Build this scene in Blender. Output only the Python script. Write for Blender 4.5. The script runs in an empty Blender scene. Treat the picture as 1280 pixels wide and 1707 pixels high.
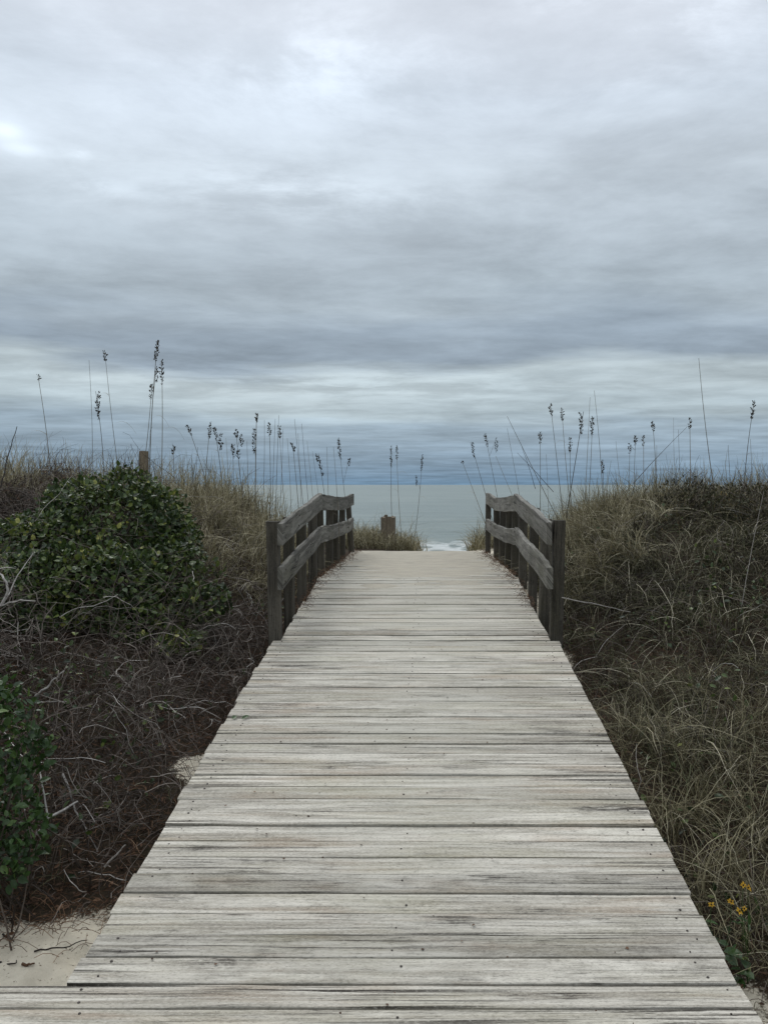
import bpy, math
import numpy as np
from mathutils import Vector

rng = np.random.default_rng(7)
S = bpy.context.scene
COL = S.collection
F_PX, CX, HY, CAMX, CAMZ = 1380.0, 707.0, 808.0, 0.07, 1.718

# ---------------------------------------------------------------- helpers
def lin(r, g, b):
    f = lambda c: (c/255/12.92) if c/255 <= .04045 else ((c/255+.055)/1.055)**2.4
    return (f(r), f(g), f(b), 1.0)

def at(px, py, D):
    return np.array([CAMX+(px-CX)*D/F_PX, D, CAMZ-(py-HY)*D/F_PX])

def smooth(t):
    t = np.clip(t, 0, 1); return t*t*(3-2*t)

_perm = rng.random((256, 256))
def vnoise(x, y):
    x = np.asarray(x, float); y = np.asarray(y, float)
    xi = np.floor(x).astype(int); yi = np.floor(y).astype(int)
    fx = smooth(x-xi); fy = smooth(y-yi)
    g = lambda i, j: _perm[i % 256, j % 256]
    a = g(xi, yi)*(1-fx)+g(xi+1, yi)*fx
    b = g(xi, yi+1)*(1-fx)+g(xi+1, yi+1)*fx
    return a*(1-fy)+b*fy
def fbm(x, y, o=4):
    s = 0; a = .5; n = 0
    for k in range(o):
        s = s+a*vnoise(x*2**k+17*k, y*2**k+31*k); n += a; a *= .5
    return s/n

def tag(o, label=None, cat=None, group=None, kind=None):
    if label: o['label'] = label
    if cat: o['category'] = cat
    if group: o['group'] = group
    if kind: o['kind'] = kind
    return o

def empty(name, loc, label=None, cat=None, group=None):
    o = bpy.data.objects.new(name, None); COL.objects.link(o)
    o.location = tuple(float(v) for v in loc); o.empty_display_size = .1
    return tag(o, label, cat, group)

class G:
    """collects geometry for ONE mesh object"""
    def __init__(s): s.V = []; s.Q = []; s.T = []; s.n = 0; s.A = {}; s.MQ = []; s.MT = []
    def add(s, V, Q=None, T=None, mat=0, **attrs):
        V = np.asarray(V, float).reshape(-1, 3)
        if Q is not None and len(Q): s.Q.append(np.asarray(Q, int)+s.n); s.MQ.append(np.full(len(Q), mat))
        if T is not None and len(T): s.T.append(np.asarray(T, int)+s.n); s.MT.append(np.full(len(T), mat))
        for k, v in attrs.items():
            s.A.setdefault(k, []).append((s.n, np.asarray(v, float)))
        s.V.append(V); s.n += len(V)
    def build(s, name, mats, parent=None, smooth_=False):
        V = np.concatenate(s.V)
        org = np.array(parent_world(parent)) if parent is not None else np.zeros(3)
        V = V-org
        Q = np.concatenate(s.Q) if s.Q else np.zeros((0, 4), int)
        T = np.concatenate(s.T) if s.T else np.zeros((0, 3), int)
        me = bpy.data.meshes.new(name)
        me.vertices.add(len(V)); me.vertices.foreach_set('co', V.astype(np.float32).ravel())
        lv = np.concatenate([Q.ravel(), T.ravel()]).astype(np.int32)
        tot = np.concatenate([np.full(len(Q), 4), np.full(len(T), 3)]).astype(np.int32)
        st = np.concatenate([[0], np.cumsum(tot)[:-1]]).astype(np.int32)
        me.loops.add(len(lv)); me.loops.foreach_set('vertex_index', lv)
        me.polygons.add(len(tot)); me.polygons.foreach_set('loop_start', st); me.polygons.foreach_set('loop_total', tot)
        mats = mats if isinstance(mats, (list, tuple)) else [mats]
        for m in mats: me.materials.append(m)
        mi = np.concatenate(s.MQ+s.MT).astype(np.int32) if (s.MQ or s.MT) else np.zeros(0, np.int32)
        me.polygons.foreach_set('material_index', mi)
        me.polygons.foreach_set('use_smooth', np.full(len(tot), smooth_))
        for k, L in s.A.items():
            d = 3 if L[0][1].ndim == 2 else 1
            arr = np.zeros((len(V), d) if d == 3 else len(V), np.float32)
            for n0, v in L: arr[n0:n0+len(v)] = v
            at_ = me.attributes.new(k, 'FLOAT_VECTOR' if d == 3 else 'FLOAT', 'POINT')
            at_.data.foreach_set('vector' if d == 3 else 'value', arr.ravel())
        me.update(calc_edges=True); me.validate()
        o = bpy.data.objects.new(name, me); COL.objects.link(o)
        if parent is not None: o.parent = parent
        return o

def parent_world(p):
    v = Vector((0, 0, 0))
    while p is not None: v = v+p.location; p = p.parent
    return v

def unit(v):
    return v/np.maximum(np.linalg.norm(v, axis=-1, keepdims=True), 1e-9)

def ribbons(g, P, W, side, tint, mat=0):
    """P (N,K,3) centre lines, W (N,K) half widths, side (N,3)"""
    N, K, _ = P.shape
    off = side[:, None, :]*W[:, :, None]
    V = np.stack([P-off, P+off], axis=2).reshape(-1, 3)
    b = (np.arange(N)[:, None]*K+np.arange(K-1)[None])*2
    Q = np.stack([b, b+1, b+3, b+2], -1).reshape(-1, 4)
    g.add(V, Q, mat=mat, tint=np.repeat(tint, K*2))

def tubes(g, P, R, tint, sides=3, mat=0, cap=False):
    N, K, _ = P.shape
    d = unit(np.gradient(P, axis=1))
    ref = unit(rng.normal(size=(N, 1, 3)))
    u = unit(np.cross(d, ref)); w = np.cross(d, u)
    a = np.arange(sides)*2*math.pi/sides
    V = P[:, :, None]+R[:, :, None, None]*(np.cos(a)[None, None, :, None]*u[:, :, None]+np.sin(a)[None, None, :, None]*w[:, :, None])
    V = V.reshape(-1, 3)
    b = (np.arange(N)[:, None, None]*K+np.arange(K-1)[None, :, None])*sides
    s = np.arange(sides)[None, None]; s2 = (s+1) % sides
    Q = np.stack([b+s, b+s2, b+sides+s2, b+sides+s], -1).reshape(-1, 4)
    g.add(V, Q, mat=mat, tint=np.repeat(tint, K*sides))

LEAF_T = np.array([[0, 0, 0], [.33, 0, -.03], [.68, 0, -.02], [1, 0, -.10],
                   [.28, .27, .05], [.68, .23, .04], [.28, -.27, .05], [.68, -.23, .04]])
LEAF_TRI = np.array([[0, 1, 4], [2, 3, 5], [1, 0, 6], [3, 2, 7]])
LEAF_Q = np.array([[1, 2, 5, 4], [2, 1, 6, 7]])
def leaves(g, P, axis, normal, size, tint, wide=1.0, mat=0):
    N = len(P)
    a = unit(axis); n = unit(normal-a*np.sum(normal*a, -1, keepdims=True)); s = np.cross(n, a)
    t = LEAF_T[None]*np.array([1, wide, 1])[None, None]
    V = P[:, None]+size[:, None, None]*(t[..., 0:1]*a[:, None]+t[..., 1:2]*s[:, None]+t[..., 2:3]*n[:, None])
    o = (np.arange(N)*8)[:, None, None]
    g.add(V.reshape(-1, 3), (LEAF_Q[None]+o).reshape(-1, 4), (LEAF_TRI[None]+o).reshape(-1, 3), mat=mat, tint=np.repeat(tint, 8))

def beam(g, P, side, up, w, h, ch=.005, seed=0.0, jit=.002, mat=0, wseg=None):
    """box-like timber along polyline P (K,3); side/up unit vectors; w along side, h along up"""
    P = np.asarray(P, float); K = len(P)
    side = np.asarray(side, float); up = np.asarray(up, float)
    a, b = w/2, h/2
    prof = np.array([[-a+ch, -b], [a-ch, -b], [a, -b+ch], [a, b-ch], [a-ch, b], [-a+ch, b], [-a, b-ch], [-a, -b+ch]])
    prof = prof[None]*np.ones((K, 1, 1))
    t = np.linspace(0, 1, K)
    L = np.concatenate([[0], np.cumsum(np.linalg.norm(np.diff(P, axis=0), axis=1))])
    if jit:
        j1 = (fbm(L*2.2+seed*13.1, np.full(K, seed*7.7))-.5)*2*jit*1.6
        j2 = (fbm(L*2.2+seed*3.1+50, np.full(K, seed*5.7))-.5)*2*jit*1.6
        j3 = (fbm(L*3+seed*9.1+90, np.full(K, seed*2.7))-.5)*2*jit*1.2
        prof[:, [2, 3], 0] += j1[:, None]; prof[:, [6, 7], 0] += j2[:, None]
        prof[:, [3, 4, 5, 6], 1] += j3[:, None]
    V = P[:, None]+prof[..., 0:1]*side+prof[..., 1:2]*up
    b0 = (np.arange(K-1)*8)[:, None]; s = np.arange(8)[None]; s2 = (s+1) % 8
    Q = np.stack([b0+s, b0+s2, b0+8+s2, b0+8+s], -1).reshape(-1, 4)
    c = np.array([[3, 2, 1, 0], [7, 4, 3, 0], [7, 6, 5, 4]]); e = (K-1)*8
    c2 = np.array([[0, 1, 2, 3], [0, 3, 4, 7], [4, 5, 6, 7]])+e
    Q = np.concatenate([Q, c, c2])
    gr = np.stack([np.repeat(L, 8), (prof[..., 0]+.73*prof[..., 1]).ravel(), np.full(K*8, seed*11.3)], -1)
    g.add(V.reshape(-1, 3), Q, mat=mat, grain=gr)

def disc(g, c, r, up, mat, grain=(0, 0, 0), n=7, hgt=.002):
    up = np.asarray(up, float); ref = np.array([1., 0, 0]); v = unit(np.cross(up, ref))
    a = np.arange(n)*2*math.pi/n
    ring = c+r*(np.cos(a)[:, None]*ref+np.sin(a)[:, None]*v)
    V = np.concatenate([ring-up*.003, ring+up*hgt, [c+up*(hgt+.0006)]])
    i = np.arange(n); j = (i+1) % n
    g.add(V, np.stack([i, j, n+j, n+i], -1), np.stack([n+i, n+j, np.full(n, 2*n)], -1), mat=mat, grain=np.tile(np.array(grain, float), (len(V), 1)))

# ---------------------------------------------------------------- node helpers
class M:
    def __init__(s, name):
        s.m = bpy.data.materials.new(name); s.m.use_nodes = True
        s.t = s.m.node_tree; s.n = s.t.nodes; s.n.clear()
        s.out = s.n.new('ShaderNodeOutputMaterial'); s.b = s.n.new('ShaderNodeBsdfPrincipled')
        s.t.links.new(s.b.outputs[0], s.out.inputs[0])
    def L(s, a, b): s.t.links.new(a, b)
    def new(s, k, **kw):
        n = s.n.new(k)
        for a, v in kw.items(): setattr(n, a, v)
        return n
    def set(s, sock, v):
        if hasattr(v, 'is_linked') or isinstance(v, bpy.types.NodeSocket): s.L(v, sock)
        else: sock.default_value = v
    def math(s, op, a, b=0.0, c=0.0, clamp=False):
        n = s.new('ShaderNodeMath', operation=op, use_clamp=clamp)
        s.set(n.inputs[0], a); s.set(n.inputs[1], b); s.set(n.inputs[2], c); return n.outputs[0]
    def vmul(s, v, f):
        n = s.new('ShaderNodeVectorMath', operation='MULTIPLY'); s.set(n.inputs[0], v); n.inputs[1].default_value = f; return n.outputs[0]
    def vadd(s, v, w):
        n = s.new('ShaderNodeVectorMath', operation='ADD'); s.set(n.inputs[0], v); s.set(n.inputs[1], w); return n.outputs[0]
    def attr(s, name, o='Vector'):
        n = s.new('ShaderNodeAttribute', attribute_name=name); return n.outputs[o]
    def noise(s, v, scale, detail=4, rough=.55, dist=0):
        n = s.new('ShaderNodeTexNoise'); s.set(n.inputs['Vector'], v)
        n.inputs['Scale'].default_value = scale; n.inputs['Detail'].default_value = detail
        n.inputs['Roughness'].default_value = rough; n.inputs['Distortion'].default_value = dist
        return n.outputs['Fac']
    def ramp(s, f, stops, interp='LINEAR'):
        n = s.new('ShaderNodeValToRGB'); s.set(n.inputs[0], f); r = n.color_ramp; r.interpolation = interp
        while len(r.elements) < len(stops): r.elements.new(.5)
        for e, (p, c) in zip(r.elements, stops):
            e.position = p; e.color = c if len(c) == 4 else (*c, 1)
        return n.outputs[0]
    def rng(s, f, a, b, c=0., d=1.):
        n = s.new('ShaderNodeMapRange'); s.set(n.inputs[0], f)
        for i, v in enumerate((a, b, c, d)): n.inputs[i+1].default_value = v
        return n.outputs[0]
    def mix(s, f, a, b, mode='MIX'):
        n = s.new('ShaderNodeMix', data_type='RGBA', blend_type=mode)
        s.set(n.inputs[0], f)
        for i, v in ((6, a), (7, b)):
            s.set(n.inputs[i], v if not isinstance(v, tuple) or len(v) == 4 else (*v, 1))
        return n.outputs[2]
    def bump(s, h, strength, dist):
        n = s.new('ShaderNodeBump'); s.L(h, n.inputs['Height']); n.inputs['Strength'].default_value = strength
        n.inputs['Distance'].default_value = dist; s.L(n.outputs[0], s.b.inputs['Normal'])
    def fin(s, col=None, rough=.8, spec=.3, rsock=None):
        if col is not None: s.set(s.b.inputs['Base Color'], col)
        if rsock is not None: s.L(rsock, s.b.inputs['Roughness'])
        else: s.b.inputs['Roughness'].default_value = rough
        s.b.inputs['Specular IOR Level'].default_value = spec
        return s.m

def wood(name, light, mid, dark, streak=.5, sand=False, moss=.25, knots=True, red=.35):
    k = M(name); g = k.attr('grain')
    A = k.noise(k.vmul(g, (5.5, 150, 1)), 1, 6, .78, .5)          # fine grain
    A2 = k.noise(k.vmul(g, (1.1, 62, 1.7)), 1, 4, .6, .5)         # long checks
    B = k.noise(k.vmul(g, (.9, 22, 1)), 1, 6, .65, .8)            # broad grain
    C = k.noise(k.vmul(g, (3.2, 9, 1)), 1, 7, .72, .8)            # weathered patches
    Dn = k.noise(k.vmul(g, (.7, 3, 1.3)), 1, 3)
    sp = k.noise(k.vmul(g, (60, 170, 1)), 1, 4, .8)
    plank = k.noise(k.vmul(g, (0, 0, 1.7)), 1, 0)
    plank2 = k.noise(k.vadd(k.vmul(g, (0, 0, 1.3)), (4.2, 8.1, 0)), 1, 0)
    col = k.mix(k.rng(k.math('ADD', k.math('ADD', B, k.math('MULTIPLY', k.math('SUBTRACT', A, .5), .35)), k.math('MULTIPLY', k.math('SUBTRACT', plank2, .5), .25)), .38, .60), mid, light)
    patch = k.rng(k.math('ADD', C, k.math('MULTIPLY', k.math('SUBTRACT', plank2, .5), .55)), .50, .66)
    wr = k.math('MULTIPLY', patch, k.rng(A, .34, .60))
    col = k.mix(k.math('MULTIPLY', wr, .66), col, tuple(.45*a+.55*b for a, b in zip(mid, dark)))
    if red:
        rd = k.math('MULTIPLY', k.rng(k.noise(k.vmul(g, (1.3, 10, 1.31)), 1, 5), .53, .68), red)
        col = k.mix(rd, col, (mid[0]*1.0, mid[1]*.80, mid[2]*.66))
    if moss:
        ms = k.math('MULTIPLY', k.rng(k.noise(k.vmul(g, (1.3, 5, 2.31)), 1, 5), .48, .70), moss)
        col = k.mix(ms, col, (mid[0]*.98, mid[1]*1.0, mid[2]*.74))
    st = k.math('MULTIPLY', k.rng(A, .54, .65), k.rng(k.math('ADD', C, k.math('MULTIPLY', Dn, .5)), .56, .82))
    col = k.mix(k.math('MULTIPLY', st, streak, clamp=True), col, dark)
    ck = k.math('MULTIPLY', k.rng(A2, .60, .64), k.rng(Dn, .40, .54))
    col = k.mix(k.math('MULTIPLY', ck, streak, clamp=True), col, dark)
    if sand:
        gs_ = k.new('ShaderNodeSeparateXYZ'); k.L(g, gs_.inputs[0])
        em = k.math('ADD', k.rng(gs_.outputs[0], .45, .05), k.rng(gs_.outputs[0], 1.8, 2.25))
        ec = k.math('MULTIPLY', k.math('MULTIPLY', k.rng(A2, .52, .60), em), k.rng(k.math('ADD', Dn, k.math('MULTIPLY', plank, .4)), .56, .74))
        col = k.mix(k.math('MULTIPLY', ec, .9, clamp=True), col, dark)
    if knots:
        v = k.new('ShaderNodeTexVoronoi', feature='F1'); v.inputs['Scale'].default_value = 1
        w = k.new('ShaderNodeCombineXYZ'); k.L(k.math('MULTIPLY', k.math('SUBTRACT', C, .5), .5), w.inputs[0]); k.L(k.math('MULTIPLY', k.math('SUBTRACT', B, .5), .4), w.inputs[1])
        k.L(k.vadd(k.vmul(g, (1.15, 7.5, 1)), w.outputs[0]), v.inputs['Vector'])
        kd = v.outputs['Distance']
        ring = k.math('MULTIPLY', k.rng(kd, .26, .12), k.rng(k.math('ADD', k.math('MULTIPLY', A, .9), k.math('MULTIPLY', C, .6)), .70, .84))
        col = k.mix(k.math('MULTIPLY', ring, .95, clamp=True), col, dark)
        core = k.rng(kd, .075, .045)
        col = k.mix(k.math('MULTIPLY', core, .55), col, light)
    col = k.mix(k.math('MULTIPLY', k.rng(sp, .54, .64), .5), col, dark)
    col = k.mix(k.math('MULTIPLY', k.rng(sp, .46, .36), .34), col, tuple(min(1, c*1.25) for c in light))
    pb = k.rng(plank, .30, .70, .70, 1.14)
    h = k.new('ShaderNodeHueSaturation'); k.L(col, h.inputs['Color']); k.L(pb, h.inputs['Value']); col = h.outputs[0]
    hsum = k.math('SUBTRACT', k.math('ADD', k.math('MULTIPLY', A, -.5), k.math('MULTIPLY', sp, .3)), k.math('MULTIPLY', ck, .9))
    if sand:
        pos = k.new('ShaderNodeNewGeometry').outputs['Position']
        xyz = k.new('ShaderNodeSeparateXYZ'); k.L(pos, xyz.inputs[0])
        n1 = k.noise(k.vmul(pos, (1.2, 3.2, 1)), 1, 6, .65)
        n2 = k.noise(pos, 28, 3, .7)
        cen = k.rng(k.math('ABSOLUTE', xyz.outputs[0]), .2, 1.15, .12, -.16)
        amt = k.math('ADD', k.rng(xyz.outputs[1], 2.5, 9.2, -.06, .34), k.math('ADD', cen, k.math('MULTIPLY', k.math('SUBTRACT', n1, .5), 1.1)))
        amt = k.math('ADD', amt, k.math('ADD', k.math('MULTIPLY', k.math('SUBTRACT', n2, .5), .5), k.math('MULTIPLY', k.math('SUBTRACT', .5, A), .5)))
        sf = k.rng(amt, .05, .45, 0, .60)
        col = k.mix(sf, col, k.mix(k.noise(pos, 300, 2), (.31, .295, .245), (.47, .455, .39)))
    k.bump(hsum, .55, .005)
    return k.fin(col, .85, .2)

def tinted(name, stops, rough=.75, spec=.25, trans=0.0, spots=True):
    k = M(name); t = k.attr('tint', 'Fac')
    col = k.ramp(t, stops)
    if spots:
        pos = k.new('ShaderNodeNewGeometry').outputs['Position']
        n = k.noise(pos, 35, 3)
        h = k.new('ShaderNodeHueSaturation'); k.L(col, h.inputs['Color']); k.L(k.rng(n, .25, .75, .7, 1.3), h.inputs['Value']); col = h.outputs[0]
    m = k.fin(col, rough, spec)
    if trans:
        tr = k.new('ShaderNodeBsdfTranslucent'); k.L(col, tr.inputs[0])
        mx = k.new('ShaderNodeMixShader'); mx.inputs[0].default_value = trans
        k.L(k.b.outputs[0], mx.inputs[1]); k.L(tr.outputs[0], mx.inputs[2]); k.L(mx.outputs[0], k.out.inputs[0])
    return m

# ---------------------------------------------------------------- materials
M_DECK = wood('weathered_deck_wood', (.575, .54, .465), (.30, .272, .222), (.040, .034, .027), .82, sand=True, moss=.34, red=.42)
M_RAIL = wood('weathered_rail_wood', (.25, .24, .21), (.085, .080, .068), (.014, .012, .010), 1.0, moss=.6, red=.15)
M_POST = wood('dark_post_wood', (.105, .094, .074), (.045, .04, .031), (.010, .009, .008), .9, moss=.8, red=.1)
M_STUMP = wood('piling_wood', (.20, .165, .12), (.12, .095, .07), (.03, .025, .02), .8, moss=.2, red=.2)
M_NAIL = M('rusty_nail').fin((.035, .027, .022, 1), .6, .3)
M_GRASS_TAN = tinted('dry_grass_tan', [(0, (.045, .038, .02)), (.3, (.12, .105, .056)), (.6, (.25, .22, .13)), (1, (.52, .475, .335))], trans=.25)
M_GRASS_DARK = tinted('dry_grass_dark', [(0, (.018, .015, .009)), (.3, (.044, .037, .021)), (.5, (.068, .074, .032)), (.72, (.165, .148, .085)), (1, (.50, .455, .34))], trans=.2)
M_TWIG = tinted('dead_twig', [(0, (.026, .020, .016)), (.4, (.078, .060, .048)), (.7, (.19, .162, .136)), (1, (.46, .43, .39))])
M_LITTER = tinted('leaf_litter', [(0, (.028, .017, .011)), (.5, (.085, .045, .025)), (.85, (.17, .095, .052)), (1, (.32, .23, .15))])
M_LEAF = tinted('glossy_green_leaf', [(0, (.012, .020, .007)), (.35, (.028, .05, .014)), (.62, (.065, .095, .022)), (.85, (.13, .16, .036)), (1, (.30, .30, .075))], .42, .35, trans=.2)
M_LEAF2 = tinted('fresh_green_leaf', [(0, (.013, .029, .008)), (.6, (.04, .082, .017)), (1, (.12, .17, .04))], .42, .35, trans=.2)
M_LEAF3 = tinted('dull_brown_green_leaf', [(0, (.026, .022, .014)), (.45, (.055, .056, .028)), (.75, (.10, .085, .045)), (.93, (.17, .12, .05)), (1, (.33, .24, .07))], .6, .25, trans=.2)
M_SEED = tinted('seed_head', [(0, (.016, .012, .008)), (.6, (.045, .033, .02)), (1, (.15, .115, .07))])
M_STALK = tinted('sea_oat_stalk', [(0, (.05, .042, .03)), (.5, (.12, .10, .065)), (1, (.22, .185, .12))])
M_PALE = tinted('bleached_branch', [(0, (.2, .18, .16)), (1, (.42, .40, .37))])
M_PETAL = tinted('yellow_petal', [(0, (.34, .18, .01)), (1, (.52, .31, .02))], .5, .2, trans=.3, spots=False)

# ---------------------------------------------------------------- terrain
def deck_z(Y):
    return np.interp(Y, [2.85, 6.68, 9.0, 14.5, 16.5], [0, .459, .69, .59, .40])

def base_z(Y):
    return np.interp(Y, [-30, 0, 3, 4, 5, 7, 8.5, 9.3, 14.5, 17, 22, 30, 45, 60, 90, 400], [-.6, -.45, -.42, -.3, .05, .25, .50, .64, .54, .30, -.6, -2.1, -2.85, -3.3, -4.5, -9])

def ground_z(X, Y):
    X = np.asarray(X, float); Y = np.asarray(Y, float)
    d = np.maximum(np.abs(X)-1.22, 0)
    yk = [-30, 2, 4, 5, 7, 9, 11, 13, 16, 25, 40]
    AL = np.interp(Y, yk, [0, 0, .06, .20, .5, .72, .80, .62, .3, .3, .1])
    AR = np.interp(Y, yk, [0, 0, .05, .12, .34, .56, .70, .58, .3, .3, .1])
    A = np.where(X < 0, AL, AR)
    sh = smooth(d/1.5)+.25*smooth((d-1.2)/3)
    n = (fbm(X*.8+5, Y*.8+9, 3)-.5)*.28*smooth(d/.8)+(fbm(X*4, Y*4, 3)-.5)*.08*smooth(d/.3)
    n = n*np.interp(Y, [2.5, 4.5, 25, 60], [.6, 1, 1, .2])
    mound = .30*np.exp(-((X+1.15)/.85)**2-((Y-16.9)/1.3)**2)+.12*np.exp(-((X-1.5)/.5)**2-((Y-15.6)/1.)**2)
    far = np.interp(np.abs(X), [8, 60, 400], [0, .8, 1.5])*np.interp(Y, [-30, 20, 45], [1, 1, 0])
    return base_z(Y)+A*sh+n+mound+far

_g0 = ground_z
_fp = [(-1.62, 3.32, .4), (-1.42, 3.58, -.5), (-1.85, 3.55, .9), (-1.36, 3.2, .2), (-1.7, 3.05, 1.2), (-2.0, 3.25, .1), (-1.5, 3.42, 1.9)]
def ground_z(X, Y):
    z = _g0(X, Y)
    for fx, fy, a in _fp:
        u = (X-fx)*math.cos(a)+(Y-fy)*math.sin(a); v = -(X-fx)*math.sin(a)+(Y-fy)*math.cos(a)
        q = (u/.13)**2+(v/.07)**2
        z = z-.035*np.exp(-q*q)+.012*np.exp(-(np.sqrt(q)-1.5)**2*6)
    return z

def veg(X, Y):
    """0 bare sand .. 1 grown over"""
    d = np.abs(X)-1.15
    n = fbm(X*1.7+3, Y*1.7+8, 4)-.5
    left = smooth((Y-3.72+n*.6+np.clip(-X-1.6, 0, 2)*.1)/.3)*smooth((d+.06+n*.25-.27*np.exp(-((Y-4.95)/.18)**2)-.12*np.exp(-((Y-6.3)/.3)**2))/.15)
    right = smooth((Y-3.32+n*.9+np.clip(X-1.2, 0, 2)*.1)/.3)*smooth((d-.0+n*.3)/.2)
    v = np.where(X < 0, left, right)
    v = v*np.where(Y > 14.6, 1, 1)
    ctr = np.where((np.abs(X) < 1.3) & (Y > 14.6), smooth(1-(X+.15+n*.8)/.3), 1)
    v = np.where((np.abs(X) < 1.3) & (Y > 14.6), ctr, v)
    return v*smooth((24-Y)/4)

def axis_pts(a, b, step, far, growth=1.35):
    core = np.arange(a, b+1e-6, step); lo = []; hi = []; s = step
    x = a
    while x > far[0]: s *= growth; x -= s; lo.append(max(x, far[0]))
    s = step; x = b
    while x < far[1]: s *= growth; x += s; hi.append(min(x, far[1]))
    return np.array(lo[::-1]+list(core)+hi)
def grid(xs, ys):
    X, Y = np.meshgrid(xs, ys); nx, ny = len(xs), len(ys)
    i = (np.arange(ny-1)[:, None]*nx+np.arange(nx-1)[None])
    Q = np.stack([i, i+1, i+nx+1, i+nx], -1).reshape(-1, 4)
    return X, Y, Q

X, Y, Q = grid(np.unique(np.concatenate([axis_pts(-6.5, 6.5, .07, (-900, 900)), np.arange(-2.2, -1.1, .03)])), np.unique(np.concatenate([axis_pts(-1, 19, .07, (-400, 500)), np.arange(2.8, 4.2, .03)])))
g = G(); g.add(np.stack([X, Y, ground_z(X, Y)], -1), Q, veg=veg(X, Y).ravel())
k = M('sand_and_litter'); pos = k.new('ShaderNodeNewGeometry').outputs['Position']
n1 = k.noise(pos, 9, 6, .65); n2 = k.noise(pos, 420, 2, .7); n3 = k.noise(pos, 55, 4, .65)
sandc = k.mix(n2, (.42, .375, .285), (.68, .62, .50)); sandc = k.mix(k.math('MULTIPLY', k.rng(n1, .42, .65), .5), sandc, (.42, .38, .30))
sandc = k.mix(k.rng(n3, .62, .68), sandc, (.10, .075, .05))
lit = k.mix(k.rng(n3, .35, .7), (.020, .016, .011), (.055, .038, .025)); lit = k.mix(k.math('MULTIPLY', k.rng(n1, .5, .7), .5), lit, (.04, .037, .02))
vf = k.rng(k.math('ADD', k.attr('veg', 'Fac'), k.math('ADD', k.math('MULTIPLY', k.math('SUBTRACT', n3, .5), 1.5), k.math('MULTIPLY', k.math('SUBTRACT', n1, .5), 1.0))), .30, .62)
k.bump(k.math('ADD', n3, k.math('MULTIPLY', n2, .2)), .5, .02)
M_GROUND = k.fin(k.mix(vf, sandc, lit), .95, .1)
tag(g.build('ground', M_GROUND, smooth_=True), kind='structure')

# ---------------------------------------------------------------- sea
X, Y, Q = grid(axis_pts(-14, 14, .35, (-30000, 30000), 1.25), axis_pts(46, 100, .3, (34, 30000), 1.12))
wx = fbm(X*.045+3, Y*.03, 3)
amp = np.interp(Y, [46, 54, 62, 90, 200, 400], [.01, .10, .20, .16, .10, 0])
ph = (Y+7*(wx-.5)*2)/7.0
crest = (np.sin(ph*2*math.pi)*.5+.5)**3
Z = -2.62+amp*(crest-.3)+amp*.5*(fbm(X*.5, Y*.9, 3)-.5)
fo = .62*smooth((crest-.5)/.4)*np.interp(Y, [50, 55, 63, 68, 74], [1, 1, .9, .4, 0])*smooth((fbm(X*.5+40, Y*.5, 4)-.46)/.1)
fo = np.maximum(fo, .62*smooth((fbm(X*.9+9, Y*.45, 4)-.43)/.1)*np.interp(Y, [48, 60, 65.5], [1, 1, 0]))
g = G(); g.add(np.stack([X, Y, Z], -1), Q, foam=fo.ravel())
k = M('sea_water'); pos = k.new('ShaderNodeNewGeometry').outputs['Position']
w1 = k.noise(k.vmul(pos, (.5, 1.1, 1)), 1, 6, .62); w2 = k.noise(k.vmul(pos, (.05, .16, 1)), 1, 5, .6)
w3 = k.noise(k.vmul(pos, (.0025, .010, 1)), 1, 4)
col = k.mix(k.rng(k.math('ADD', k.math('MULTIPLY', w1, .4), k.math('MULTIPLY', w2, .6)), .35, .65), (.095, .128, .118), (.19, .225, .205)); col = k.mix(k.math('MULTIPLY', k.rng(w3, .35, .65), .5), col, (.09, .125, .122))
fn = k.noise(k.vmul(pos, (2.5, 5, 1)), 1, 5, .7)
ff = k.rng(k.math('ADD', k.attr('foam', 'Fac'), k.math('MULTIPLY', k.math('SUBTRACT', fn, .5), .9)), .4, .65)
sx_ = k.new('ShaderNodeSeparateXYZ'); k.L(pos, sx_.inputs[0])
col = k.mix(k.rng(k.math('ADD', sx_.outputs[1], k.math('MULTIPLY', fn, 8)), 66, 50, 0, .55), col, (.20, .18, .14))
col = k.mix(k.math('MULTIPLY', ff, .6), col, (.66, .68, .67))
k.bump(k.math('ADD', k.math('MULTIPLY', w1, .45), w2), .7, .6)
M_SEA = k.fin(col, .35, .3, k.rng(ff, 0, 1, .38, .9))
tag(g.build('sea', M_SEA, smooth_=True), kind='structure')

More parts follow.
